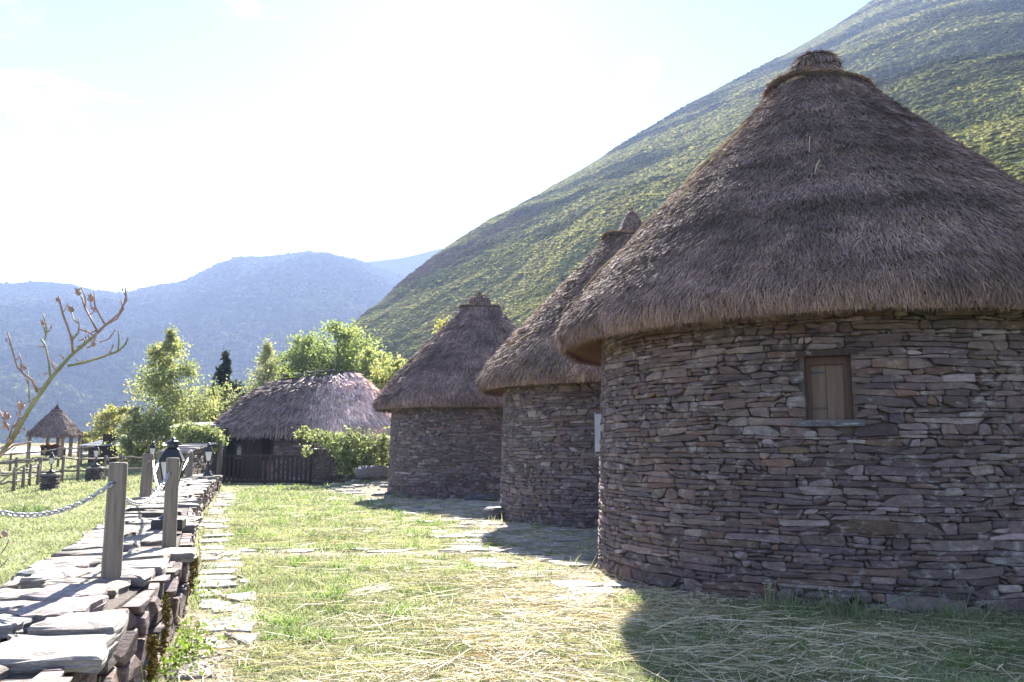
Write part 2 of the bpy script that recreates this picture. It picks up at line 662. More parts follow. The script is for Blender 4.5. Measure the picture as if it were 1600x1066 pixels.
def earth_mask(x, y):
    """1 where the courtyard is bare: stone path by the wall, aprons by the huts, worn middle"""
    m = np.zeros_like(x)
    d = x - wall_x(y)
    m = np.maximum(m, (1 - smooth(0.45, 0.85, d)) * smooth(-0.2, 0.0, d) * 0.62)
    # crossing line of slabs
    m = np.maximum(m, (1 - smooth(0.12, 0.4, np.abs(y - 12.15 - 0.1 * x))) * (x > wall_x(y)) * (x < 0.8) * 0.9)
    # apron along the huts
    ax = np.array([-9.0, -6.0, -3.6, -2.0, -0.3, 0.9, 1.3, 3, 6])
    ay = np.array([31.0, 28.6, 25.5, 21.5, 17.0, 12.5, 9.0, 6.5, 6])
    xa = np.interp(y, ay[::-1], ax[::-1])
    m = np.maximum(m, smooth(-1.5, -0.4, x - xa) * (1 - smooth(28.2, 29.2, y + 0.25 * np.clip(-3.5 - x, 0, 3))) * (y > 8.0) * 0.85)
    # straw covered middle
    m = np.maximum(m, 0.62 * np.exp(-(((x - 0.6) / 2.2) ** 2 + ((y - 8.8) / 2.6) ** 2)))
    m = np.maximum(m, 0.40 * np.exp(-(((x + 0.8) / 1.6) ** 2 + ((y - 5.2) / 1.2) ** 2)))
    m = m * ((x > wall_x(y) - 0.3) | (y > 31))
    m = m * (y < 42) * (y > -4)
    return np.clip(m, 0, 1)


def build_ground():
    na, nr = 500, 230
    rad = np.concatenate([[0.0, 0.1], 0.8 * (3000 / 0.8) ** (np.arange(nr - 1) / (nr - 2))])
    # angular steps denser in front
    t = np.linspace(0, 1, na, endpoint=False)
    ang = 2 * math.pi * t + 0.62 * np.sin(2 * math.pi * t)      # denser round t = .5
    ang = ang + math.pi / 2 - math.pi                            # t = .5 -> +y
    Rg, A = np.meshgrid(rad[1:], ang, indexing='ij')
    X = Rg * np.cos(A)
    Y = Rg * np.sin(A)
    Z = height(X, Y)
    V = np.concatenate([[[0, 0, ground_z(0, 0)]], np.stack([X, Y, Z], -1).reshape(-1, 3)])
    i = np.arange(nr - 1)[:, None]
    j = np.arange(na)[None, :]
    a = 1 + i * na + j
    b = 1 + i * na + (j + 1) % na
    F = np.stack([a, a + na, b + na, b], -1).reshape(-1, 4)
    em = earth_mask(V[:, 0], V[:, 1])
    dry = 0.5 * smooth(-0.05, 0.25, fbm(V[:, 0] * 0.25, V[:, 1] * 0.25, 21, 4)) + 0.4 * smooth(30, 60, np.hypot(V[:, 0], V[:, 1]))
    dry = dry + 0.35 * (V[:, 0] < wall_x(V[:, 1])) * smooth(-0.1, 0.2, fbm(V[:, 0] * 0.5, V[:, 1] * 0.9, 5, 4))
    col = np.stack([em, np.clip(dry, 0, 1), np.zeros(len(V))], -1)
    o = add("ground", V, F, M['ground'], None, col, True, "structure")
    return o


build_ground()


# ---------------------------------------------------------------- hillside, mountains
def resample(P, n):
    P = np.array(P, float)
    s = np.concatenate([[0], np.cumsum(np.linalg.norm(np.diff(P, axis=0), axis=1))])
    t = np.linspace(0, s[-1], n)
    return np.stack([np.interp(t, s, P[:, k]) for k in range(3)], -1)


HILL_RIDGE = [at(*p) for p in [(528, 560, 330), (540, 520, 335), (556, 503, 340), (600, 466, 368), (640, 430, 398), (700, 385, 440), (770, 344, 480),
              (850, 299, 520), (930, 250, 556), (1000, 205, 590), (1060, 170, 612), (1110, 142, 632), (1180, 106, 660), (1240, 76, 684),
              (1310, 36, 705), (1365, 0, 724), (1430, -36, 735), (1520, -62, 720), (1700, -70, 640), (2100, -40, 500)]]
HILL_TOE = [(-26, 120, -9), (-20, 104, -5), (-14, 88, -2), (-8, 74, 0), (0, 60, 0.5), (10, 47, 0.8), (20, 37, 0.6), (32, 30, 0.3), (48, 22, 0), (80, 8, -0.5)]


class Slope:
    def __init__(s, toe, ridge, nu, nv, pw, amp, freq, seed, sag=0.0, back=None):
        s.T = resample(toe, nu)
        s.R = resample(ridge, nu)
        s.nu, s.nv, s.pw, s.amp, s.freq, s.seed, s.sag = nu, nv, pw, amp, freq, seed, sag

    def point(s, u, v):
        """u, v arrays in 0..1"""
        f = u * (s.nu - 1)
        i = np.clip(f.astype(int), 0, s.nu - 2)
        w = (f - i)[:, None]
        T = s.T[i] * (1 - w) + s.T[i + 1] * w
        R = s.R[i] * (1 - w) + s.R[i + 1] * w
        P = T * (1 - v[:, None]) + R * v[:, None]
        hz = (R[:, 2] - T[:, 2])
        P[:, 2] -= s.sag * hz * np.sin(np.pi * v) * (1 - 0.3 * v)
        env = np.sin(np.pi * np.clip(v, 0, 1)) ** 0.6 * smooth(0, 0.08, v)
        d = fbm(P[:, 0] * s.freq, P[:, 1] * s.freq * 0.6, s.seed, 5, 0.55)
        rg = fbm(P[:, 0] * s.freq * 5, P[:, 1] * s.freq * 5, s.seed + 50, 4, 0.6)
        P[:, 2] += s.amp * d * 2 * (0.25 + env) * smooth(0, 0.05, v) + s.amp * (0.16 - 0.09 * smooth(0.75, 1.0, v)) * rg * smooth(0.02, 0.2, v) * 2
        return P

    def mesh(s, name, mat):
        u = np.linspace(0, 1, s.nu)
        v = np.linspace(0, 1, s.nv) ** s.pw
        U, Vv = np.meshgrid(u, v, indexing='ij')
        P = s.point(U.ravel(), Vv.ravel()).reshape(s.nu, s.nv, 3)
        # far flank, falling away behind the ridge
        k = 6
        out = P[:, -1, :2] / np.linalg.norm(P[:, -1, :2], axis=1, keepdims=True)
        ex = []
        for q in range(1, k + 1):
            e = P[:, -1].copy()
            e[:, :2] += out * 28 * q
            e[:, 2] -= 7 * q * q * 0.9
            ex.append(e)
        P = np.concatenate([P, np.stack(ex, 1)], 1)
        nv = s.nv + k
        i = np.arange(s.nu - 1)[:, None]
        j = np.arange(nv - 1)[None, :]
        a = i * nv + j
        F = np.stack([a, a + nv, a + nv + 1, a + 1], -1).reshape(-1, 4)
        return add(name, P.reshape(-1, 3), F, mat, None, None, True, "structure")


hill = Slope(HILL_TOE, HILL_RIDGE, 260, 200, 1.7, 9.0, 0.011, 11, 0.05)
hill.mesh("hillside", M['hill'])

M1_RIDGE = [at(px, py, Y * 1.22) for px, py, Y in [(-520, 470, 1150), (-300, 452, 1180), (-100, 440, 1220), (0, 442, 1240), (60, 441, 1260), (110, 442, 1275), (150, 452, 1290), (195, 456, 1300),
            (230, 451, 1310), (262, 446, 1330), (292, 438, 1350), (330, 420, 1370), (372, 402, 1390), (430, 399, 1400), (480, 396, 1420), (515, 399, 1430), (555, 409, 1440),
            (600, 425, 1450), (680, 450, 1460), (800, 480, 1480), (1000, 520, 1500)]]
M1_TOE = [(at(px, 700, Y).x, Y, -48.0) for px, Y in [(-700, 480), (-200, 500), (100, 520), (300, 540), (500, 580), (700, 620), (900, 680)]]
mount = Slope(M1_TOE, M1_RIDGE, 240, 150, 1.2, 62.0, 0.0034, 31, 0.04)
mount.mesh("mountain", M['mount'])
M2_RIDGE = [at(px, py, 1960 + 0.1 * px) for px, py in [(380, 440), (480, 420), (560, 410), (620, 404), (660, 395), (690, 387), (760, 385), (900, 420), (1200, 480)]]
M2_TOE = [at(*p) for p in [(300, 600, 1740), (600, 600, 1750), (900, 600, 1760), (1300, 600, 1800)]]
mount2 = Slope(M2_TOE, M2_RIDGE, 90, 60, 1.0, 25.0, 0.003, 41, 0.04)
mount2.mesh("mountain", M['mount'])


# ------------------------------------------------- shrubs and woods, scattered by geometry nodes inside one object each
def clump_proto(n, seed, flat=0.75, leaf=0.3):
    """a lumpy dome of foliage with sprigs standing out of it"""
    r = np.random.default_rng(seed)
    na, nr = 11, 6
    V = [(0, 0, flat * (0.75 + 0.2 * r.random()))]
    lob = r.normal(size=(5, 2)) * 0.35
    for i in range(1, nr + 1):
        th = 0.5 * math.pi * i / nr
        for k in range(na):
            a = 2 * math.pi * (k + 0.5 * (i % 2)) / na
            q = 0.62 + 0.30 * r.random() + 0.18 * math.sin(3 * a + seed)
            V.append((q * math.sin(th) * math.cos(a), q * math.sin(th) * math.sin(a), q * math.cos(th) * flat - (0.12 if i == nr else 0)))
    F = [(0, 1 + k, 1 + (k + 1) % na) for k in range(na)]
    for i in range(nr - 1):
        for k in range(na):
            a, b = 1 + i * na + k, 1 + i * na + (k + 1) % na
            F += [(a, a + na, b + na), (a, b + na, b)]
    V = np.array(V)
    d = r.normal(size=(n, 3))
    d[:, 2] = np.abs(d[:, 2])
    d /= np.linalg.norm(d, axis=1, keepdims=True)
    p = d * (0.62 + 0.30 * r.random(n))[:, None] * np.array([1, 1, flat])
    a = np.cross(d, r.normal(size=(n, 3)))
    a /= np.linalg.norm(a, axis=1, keepdims=True)
    b = d + 0.5 * r.normal(size=(n, 3))
    b /= np.linalg.norm(b, axis=1, keepdims=True)
    sz = leaf * (0.6 + 0.8 * r.random(n))[:, None]
    V2 = np.stack([p - a * sz * .35, p + a * sz * .35, p + b * sz * .8], 1).reshape(-1, 3)
    return np.concatenate([V, V2]), np.concatenate([np.array(F), len(V) + np.arange(3 * n).reshape(-1, 3)])


def scatter(name, P, scl, tint, mat, protos):
    """one object whose own mesh holds both the points and the clump shapes; nodes put a clump on every point"""
    n = len(P)
    V = [P]
    F = []
    pid = [np.zeros(n, int)]
    off = n
    for k, (pv, pf) in enumerate(protos):
        V.append(pv)
        F.append(pf + off)
        pid.append(np.full(len(pv), k + 1))
        off += len(pv)
    V = np.concatenate(V)
    F = np.concatenate(F)
    pid = np.concatenate(pid)
    o = add(name, V, F, mat, None, None, True, "stuff")
    me = o.data
    a = me.attributes.new("pid", 'INT', 'POINT')
    a.data.foreach_set("value", pid.astype(np.int32))
    pick = np.zeros(len(V), np.int32)
    pick[:n] = rng.integers(1, len(protos) + 1, n)
    a = me.attributes.new("pick", 'INT', 'POINT')
    a.data.foreach_set("value", pick)
    s3 = np.ones((len(V), 3), np.float32)
    s3[:n] = scl
    a = me.attributes.new("scl", 'FLOAT_VECTOR', 'POINT')
    a.data.foreach_set("vector", s3.ravel())
    r3 = np.zeros((len(V), 3), np.float32)
    r3[:n, 2] = rng.random(n) * 6.28
    r3[:n, :2] = rng.normal(size=(n, 2)) * 0.15
    a = me.attributes.new("rot", 'FLOAT_VECTOR', 'POINT')
    a.data.foreach_set("vector", r3.ravel())
    t4 = np.ones((len(V), 4), np.float32)
    t4[:n, :3] = tint
    a = me.attributes.new("tint", 'FLOAT_COLOR', 'POINT')
    a.data.foreach_set("color", t4.ravel())
    ng = bpy.data.node_groups.new(name + "_scatter", 'GeometryNodeTree')
    ng.interface.new_socket("Geometry", in_out='INPUT', socket_type='NodeSocketGeometry')
    ng.interface.new_socket("Geometry", in_out='OUTPUT', socket_type='NodeSocketGeometry')
    gi = ng.nodes.new("NodeGroupInput")
    go = ng.nodes.new("NodeGroupOutput")
    L = ng.links.new

    def named(nm, typ):
        x = ng.nodes.new("GeometryNodeInputNamedAttribute")
        x.data_type = typ
        x.inputs["Name"].default_value = nm
        return x.outputs[0]

    def eq(sock, val):
        c = ng.nodes.new("FunctionNodeCompare")
        c.data_type = 'INT'
        c.operation = 'EQUAL'
        ins = [i for i in c.inputs if i.type == 'INT']
        L(sock, ins[0])
        ins[1].default_value = val
        return [q for q in c.outputs if q.enabled][0]

    def sep(val):
        x = ng.nodes.new("GeometryNodeSeparateGeometry")
        x.domain = 'POINT'
        L(gi.outputs[0], x.inputs[0])
        L(eq(named("pid", 'INT'), val), x.inputs[1])
        return x.outputs[0]
    pts = sep(0)
    j = ng.nodes.new("GeometryNodeJoinGeometry")
    e2r = None
    for k in range(len(protos)):
        ip = ng.nodes.new("GeometryNodeInstanceOnPoints")
        L(pts, ip.inputs["Points"])
        L(eq(named("pick", 'INT'), k + 1), ip.inputs["Selection"])
        L(sep(k + 1), ip.inputs["Instance"])
        er = ng.nodes.new("FunctionNodeEulerToRotation")
        L(named("rot", 'FLOAT_VECTOR'), er.inputs[0])
        L(er.outputs[0], ip.inputs["Rotation"])
        L(named("scl", 'FLOAT_VECTOR'), ip.inputs["Scale"])
        L(ip.outputs[0], j.inputs[0])
    L(j.outputs[0], go.inputs[0])
    md = o.modifiers.new("scatter", 'NODES')
    md.node_group = ng
    return o


PROTOS = [clump_proto(26, 1, 0.75, 0.22), clump_proto(26, 2, 0.9, 0.22), clump_proto(20, 3, 0.6, 0.22)]


def tint_of(n, fac, pal, jit=0.22):
    """fac 0..1 picks along a palette"""
    pal = np.array(pal)
    f = np.clip(fac, 0, 0.999) * (len(pal) - 1)
    i = f.astype(int)
    w = (f - i)[:, None]
    c = pal[i] * (1 - w) + pal[i + 1] * w
    return c * (1 + jit * rng.normal(size=(n, 1))).clip(0.4, 1.8)


def build_scrub():
    n = 300000
    u = rng.random(n)
    v = rng.random(n) ** 1.9
    P = hill.point(u, v)
    big = fbm(P[:, 0] * 0.02 + 0.3 * P[:, 2] * 0.02, P[:, 2] * 0.05 + P[:, 1] * 0.006, 61, 5, 0.55) * 2
    keep = rng.random(n) < np.clip(0.85 - 1.1 * big, 0.45, 1)
    P, big, v = P[keep], big[keep], v[keep]
    n = len(P)
    dist = np.linalg.norm(P, axis=1)
    s = (0.34 + 0.55 * rng.random(n) ** 2.5) * (0.75 + 0.0022 * dist) * np.where(big < -0.12, 1.45, 1.0) * (1 - 0.55 * smooth(0.86, 0.97, v))
    low = np.where(big > -0.05, 0.42, 0.85)
    scl = np.stack([s * 1.3, s * 1.3, s * low * (0.7 + 0.5 * rng.random(n))], -1)
    pal = [(0.066, 0.070, 0.042), (0.110, 0.114, 0.056), (0.205, 0.205, 0.088), (0.275, 0.268, 0.115), (0.31, 0.29, 0.145)]
    tint = tint_of(n, 0.60 + 1.6 * big + 0.04 * rng.normal(size=n), pal, 0.07)
    rock = smooth(0.16, 0.22, fbm(P[:, 0] * 0.022 + 3, P[:, 2] * 0.035 + P[:, 1] * 0.008, 67, 4)) * smooth(0.5, 0.8, v)
    tint = tint * (1 - rock[:, None]) + np.array([0.125, 0.09, 0.075]) * rock[:, None]
    P[:, 2] -= 0.12 * s
    scatter("hillside_scrub", P, scl, tint, M['shrub'], PROTOS)


build_scrub()


def build_woods():
    n = 60000
    u = rng.random(n)
    v = rng.random(n) ** 1.5
    P = mount.point(u, v)
    big = fbm(P[:, 0] * 0.008, P[:, 1] * 0.008 + P[:, 2] * 0.01, 71, 4) * 2
    keep = rng.random(n) < np.clip(0.95 - 0.5 * big - 0.1 * v, 0.35, 1)
    P, big, v = P[keep], big[keep], v[keep]
    n = len(P)
    s = (4.4 + 6.5 * rng.random(n) ** 1.5) * (1.15 - 0.35 * v) * (1 - 0.40 * smooth(0.68, 0.97, v))
    scl = np.stack([s, s, s * (0.9 + 0.5 * rng.random(n))], -1)
    pal = [(0.022, 0.034, 0.014), (0.038, 0.052, 0.020), (0.062, 0.078, 0.026), (0.095, 0.105, 0.035)]
    tint = tint_of(n, 0.45 + 0.9 * big + 0.2 * rng.normal(size=n), pal, 0.3)
    P[:, 2] -= 0.1 * s
    scatter("mountain_woods", P, scl, tint, M['shrub'], PROTOS)


build_woods()



# ------------------------------------------------------------------ rubble: seeds in rough courses, Voronoi cells, one stone per cell
def clip_poly(P, nx, ny, c):
    """keep nx*x + ny*y <= c"""
    out = []
    m = len(P)
    for i in range(m):
        ax, ay = P[i]
        bx, by = P[(i + 1) % m]
        da = nx * ax + ny * ay - c
        db = nx * bx + ny * by - c
        if da <= 0:
            out.append((ax, ay))
        if (da < 0 < db) or (db < 0 < da):
            t = da / (da - db)
            out.append((ax + (bx - ax) * t, ay + (by - ay) * t))
    return out


def rubble(u0, u1, v0, v1, hmin, hmax, lmean, stretch, seed, holes=(), gap=0.006, chaikin=False, jit=0.32):
    """list of polygons (u, v) that fill the strip, with a mortar gap between them"""
    r = random.Random(seed)
    S = []
    v = v0
    while v < v1:
        h = (hmin + (hmax - hmin) * r.random() ** 1.3) * (1.35 if r.random() < 0.08 else 1)
        u = u0 + r.uniform(-lmean, 0)
        while u < u1 + lmean:
            L = lmean * min(max(r.lognormvariate(-0.15, 0.62), 0.25), 3.0) * (0.6 + 0.5 * h / ((hmin + hmax) / 2))
            S.append((u + L / 2, v + h / 2 + r.uniform(-jit, jit) * h))
            u += L
        v += h
    S = [s for s in S if not any(a - 0.01 < s[0] < b + 0.01 and c - 0.01 < s[1] < d + 0.01 for a, b, c, d in holes)]
    A = np.array(S)
    A[:, 0] /= stretch
    polys = []
    K = min(18, len(A) - 1)
    order = np.argsort(A[:, 1])
    A = A[order]
    n = len(A)
    win = 60 + int(3 * (u1 - u0) / lmean * 2)
    for i in range(n):
        lo, hi = max(0, i - win), min(n, i + win)
        B = A[lo:hi]
        d2 = ((B - A[i]) ** 2).sum(1)
        kk = min(K + 1, len(B))
        idx = np.argpartition(d2, kk - 1)[:kk]
        idx = idx[np.argsort(d2[idx])]
        x, y = A[i]
        P = [(x - .25, y - .25), (x + .25, y - .25), (x + .25, y + .25), (x - .25, y + .25)]
        for q in idx:
            if d2[q] < 1e-10:
                continue
            bx, by = B[q]
            nx, ny = bx - x, by - y
            P = clip_poly(P, nx, ny, nx * (x + bx) / 2 + ny * (y + by) / 2)
            if len(P) < 3:
                break
        if len(P) < 3:
            continue
        P = [(a * stretch, b) for a, b in P]
        P = clip_poly(P, -1, 0, -u0)
        P = clip_poly(P, 1, 0, u1) if len(P) > 2 else P
        P = clip_poly(P, 0, -1, -v0) if len(P) > 2 else P
        P = clip_poly(P, 0, 1, v1) if len(P) > 2 else P
        x *= stretch
        for a, b, c, d in holes:
            if len(P) < 3:
                break
            du = max(a - x, x - b)
            dv = max(c - y, y - d)
            if du > dv * 1.0 and du > 0:
                P = clip_poly(P, 1, 0, a) if x < a else clip_poly(P, -1, 0, -b)
            elif dv > 0:
                P = clip_poly(P, 0, 1, c) if y < c else clip_poly(P, 0, -1, -d)
        if len(P) < 3:
            continue
        Q = np.array(P)
        c = Q.mean(0)
        w, hgt = np.ptp(Q[:, 0]), np.ptp(Q[:, 1])
        if w < 0.02 or hgt < 0.012:
            continue
        # drop near-duplicate corners
        keep = [k for k in range(len(Q)) if np.hypot(*(Q[k] - Q[k - 1])) > 0.006]
        Q = Q[keep]
        if len(Q) < 3:
            continue
        f = np.array([max(0.3, 1 - 2 * gap / w), max(0.3, 1 - 2 * gap / hgt)])
        Q = c + (Q - c) * f
        if chaikin:
            nx_ = np.roll(Q, -1, 0)
            Q = np.stack([Q * .87 + nx_ * .13, Q * .13 + nx_ * .87], 1).reshape(-1, 2)
        Q = Q + np.random.default_rng(seed + i).normal(size=Q.shape) * np.array([0.004, 0.0025])
        polys.append(Q)
    return polys


def courses(u0, u1, v0, v1, hmin, hmax, lmean, seed, holes=(), gap=0.003, round_=True):
    """rough courses: wavy bed joints, slabs of very unequal length, thick ones split, chips in the gaps"""
    r = random.Random(seed)
    g = np.random.default_rng(seed)
    rows = [v0]
    while rows[-1] < v1 - hmin:
        rows.append(rows[-1] + hmin + (hmax - hmin) * r.random() ** 1.2)
    rows[-1] = v1
    grid = np.linspace(u0 - 1, u1 + 1, int((u1 - u0 + 2) / 0.04))
    B = []
    for i, v in enumerate(rows):
        h = min(rows[i] - rows[i - 1] if i else 1, rows[i + 1] - rows[i] if i + 1 < len(rows) else 1)
        if i in (0, len(rows) - 1):
            B.append(np.full(len(grid), v))
            continue
        B.append(v + h * (1.05 * fbm(grid * 1.3, np.full(len(grid), i * 3.7), seed + 1, 2) + 0.5 * fbm(grid * 5.0, np.full(len(grid), i * 5.1), seed + 2, 2)))
    polys = []

    def cell(ua, ub, lo, hi, sl0, sl1):
        """lo, hi: functions of u"""
        ua_, ub_ = ua + gap * .5, ub - gap * .5
        w = ub_ - ua_
        if w < 0.02:
            return
        k = 2 if w < 0.12 else (3 if w < 0.3 else 4)
        xs = np.linspace(ua_, ub_, k)
        bot = np.stack([xs, lo(xs) + gap * .5], -1)
        top = np.stack([xs, hi(xs) - gap * .5], -1)
        if (top[:, 1] - bot[:, 1]).max() < 0.014:
            return
        top[:, 1] = np.maximum(top[:, 1], bot[:, 1] + 0.006)
        # slanted ends and worn corners
        bot[0, 0] += sl0
        top[0, 0] -= sl0
        bot[-1, 0] += sl1
        top[-1, 0] -= sl1
        hh = (top[:, 1] - bot[:, 1])
        q = r.random()
        if q < 0.22:
            top[-1, 1] -= hh[-1] * r.uniform(.25, .6)
        elif q < 0.44:
            top[0, 1] -= hh[0] * r.uniform(.25, .6)
        elif q < 0.55:
            bot[0, 1] += hh[0] * r.uniform(.2, .45)
        elif q < 0.66:
            bot[-1, 1] += hh[-1] * r.uniform(.2, .45)
        Q = np.concatenate([bot, top[::-1]])
        Q = Q + g.normal(size=Q.shape) * np.array([0.006, 0.0028])
        for a, b, c, d in holes:
            m = Q.mean(0)
            du, dv = max(a - m[0], m[0] - b), max(c - m[1], m[1] - d)
            if du <= 0 and dv <= 0:
                return
            P = [tuple(p) for p in Q]
            if du > dv:
                P = clip_poly(P, 1, 0, a) if m[0] < a else clip_poly(P, -1, 0, -b)
            else:
                P = clip_poly(P, 0, 1, c) if m[1] < c else clip_poly(P, 0, -1, -d)
            if len(P) < 3:
                return
            Q = np.array(P)
        if round_:
            nx_ = np.roll(Q, -1, 0)
            e = nx_ - Q
            ln = np.hypot(e[:, 0], e[:, 1])[:, None] + 1e-9
            cut = np.minimum(0.44 * ln, 0.004 + 0.026 * g.random((len(Q), 1)) ** 1.5)
            Q = np.stack([Q + e / ln * cut, nx_ - e / ln * cut], 1).reshape(-1, 2)
        polys.append(Q)
    for i in range(len(rows) - 1):
        lo = lambda x, i=i: np.interp(x, grid, B[i])
        hi = lambda x, i=i: np.interp(x, grid, B[i + 1])
        h0 = rows[i + 1] - rows[i]
        u = u0 - r.random() * lmean
        slp = 0.0
        while u < u1:
            L = lmean * min(max(r.lognormvariate(-0.2, 0.68), 0.22), 2.9) * (0.55 + 0.45 * h0 / ((hmin + hmax) / 2))
            um = u + L / 2
            h = float(hi(um) - lo(um))
            sl = r.gauss(0, 0.16) * h
            if h > 0.075 and r.random() < 0.45:
                # two or three thin ones on top of each other
                f = r.uniform(.35, .65)
                mid = lambda x, f=f, a=lo, b=hi: a(x) * (1 - f) + b(x) * f
                cell(u, u + L, lo, mid, slp, sl)
                if L > 0.16 and r.random() < 0.6:
                    c = u + L * r.uniform(.3, .7)
                    cell(u, c, mid, hi, 0, 0)
                    cell(c, u + L, mid, hi, 0, sl)
                else:
                    cell(u, u + L, mid, hi, slp, sl)
            else:
                cell(u, u + L, lo, hi, slp, sl)
            slp = sl
            u += L
    return polys


def stone_shape(Q, fmap, proud, back, rr, inset=0.87):
    """a stone over polygon Q; fmap(u, v, depth) -> world"""
    k = len(Q)
    c = Q.mean(0)
    tu, tv = rr.normal() * 0.05, rr.normal() * 0.10
    w = np.ptp(Q[:, 0])
    h = np.ptp(Q[:, 1])
    bev = min(0.009, 0.16 * h)
    D = proud + tu * (Q[:, 0] - c[0]) + tv * (Q[:, 1] - c[1])
    D = np.clip(D, proud - 0.02, proud + 0.02)
    I = c + (Q - c) * np.array([max(inset, 1 - 0.05 / w), inset])
    ring0 = fmap(Q[:, 0], Q[:, 1], np.full(k, -back))
    ring1 = fmap(Q[:, 0], Q[:, 1], D - bev)
    ring2 = fmap(I[:, 0], I[:, 1], D + rr.normal(size=k) * 0.003)
    cen = fmap(c[:1], c[1:], np.array([proud + 0.004 * rr.normal()]))
    V = np.concatenate([ring0, ring1, ring2, cen])
    F = []
    for i in range(k):
        j = (i + 1) % k
        F += [(i, j, k + j), (i, k + j, k + i), (k + i, k + j, 2 * k + j), (k + i, 2 * k + j, 2 * k + i), (2 * k + i, 2 * k + j, 3 * k)]
    return V, F


STONE_PAL = np.array([(0.108, 0.084, 0.078), (0.132, 0.106, 0.098), (0.088, 0.068, 0.066), (0.152, 0.122, 0.108), (0.118, 0.082, 0.060), (0.190, 0.162, 0.148),
                      (0.100, 0.082, 0.086), (0.135, 0.092, 0.066), (0.27, 0.24, 0.22), (0.110, 0.098, 0.082), (0.072, 0.058, 0.057)])
STONE_P = np.array([.19, .15, .14, .12, .08, .09, .08, .045, .035, .03, .08])
STONE_P = STONE_P / STONE_P.sum()


def stone_colour(rr):
    c = 0.80 * STONE_PAL[rr.choice(len(STONE_PAL), p=STONE_P)] + 0.20 * np.array([0.118, 0.096, 0.090])
    return c * np.array([1.18, 1.06, 1.10]) * (1 + 0.12 * rr.normal()) * (1 + 0.03 * rr.normal(size=3))


def lay_stones(polys, fmap, nfun, parent, seed, name="stone", rest="rubble_infill", most=300, proud=(0.012, 0.05), back=0.05, mat=None, gain=1.0, pal=None):
    """the stones that show largest from the courtyard become parts of their own, the rest one part"""
    rr = np.random.default_rng(seed)
    eye = np.array([0, 0, EYE])
    score = []
    for Q in polys:
        c = Q.mean(0)
        p = fmap(c[:1], c[1:], np.zeros(1))[0]
        nrm = nfun(c[0], c[1])
        to = eye - p
        d = np.linalg.norm(to)
        x, y = Q[:, 0], Q[:, 1]
        area = 0.5 * abs(np.dot(x, np.roll(y, -1)) - np.dot(y, np.roll(x, -1)))
        inview = 1.0 if abs(p[0]) < 0.66 * max(p[1], 0.1) else 0.0
        score.append(max(0, np.dot(nrm, to) / d) * area / d ** 2 * inview)
    order = np.argsort(score)[::-1]
    big = set(int(i) for i in order[:most] if score[i] > 0)
    RV, RF, RC = [], [], []
    off = 0
    for i, Q in enumerate(polys):
        pr = rr.uniform(*proud)
        V, F = stone_shape(Q, fmap, pr, back, rr)
        c = stone_colour(rr) * gain
        if i in big:
            add(name, V, F, mat or M['stone'], parent, np.tile(c, (len(V), 1)), center=True)
        else:
            RV.append(V)
            RF += [(a + off, b + off, d + off) for a, b, d in F]
            RC.append(np.tile(c, (len(V), 1)))
            off += len(V)
    if RV:
        add(rest, np.concatenate(RV), np.array(RF), mat or M['stone'], parent, np.concatenate(RC), kind="stuff")


# ------------------------------------------------------------------ thatch
THATCH_PAL = np.array([(0.190, 0.138, 0.124), (0.138, 0.098, 0.090), (0.245, 0.184, 0.163), (0.100, 0.070, 0.064), (0.205, 0.140, 0.105), (0.30, 0.235, 0.208)])


def thatch_cols(n, golden=0.0, pos=None):
    c = THATCH_PAL[rng.choice(len(THATCH_PAL), n, p=[.27, .22, .18, .13, .13, .07])]
    c = 0.8 * c + 0.2 * np.array([0.18, 0.132, 0.118])
    c = c * np.array([1.42, 1.33, 1.32]) * (1 + 0.18 * rng.normal(size=(n, 1))).clip(0.5, 1.6)
    g = rng.random(n) < golden
    c[g] = np.array([0.40, 0.29, 0.16]) * (1 + 0.2 * rng.normal(size=(g.sum(), 1)))
    return c


def revolve_profile(prof, n):
    """resample an (r, z) profile with n points by length"""
    P = np.array(prof, float)
    s = np.concatenate([[0], np.cumsum(np.hypot(*np.diff(P, axis=0).T))])
    t = np.linspace(0, s[-1], n)
    return np.interp(t, s, P[:, 0]), np.interp(t, s, P[:, 1]), s[-1]


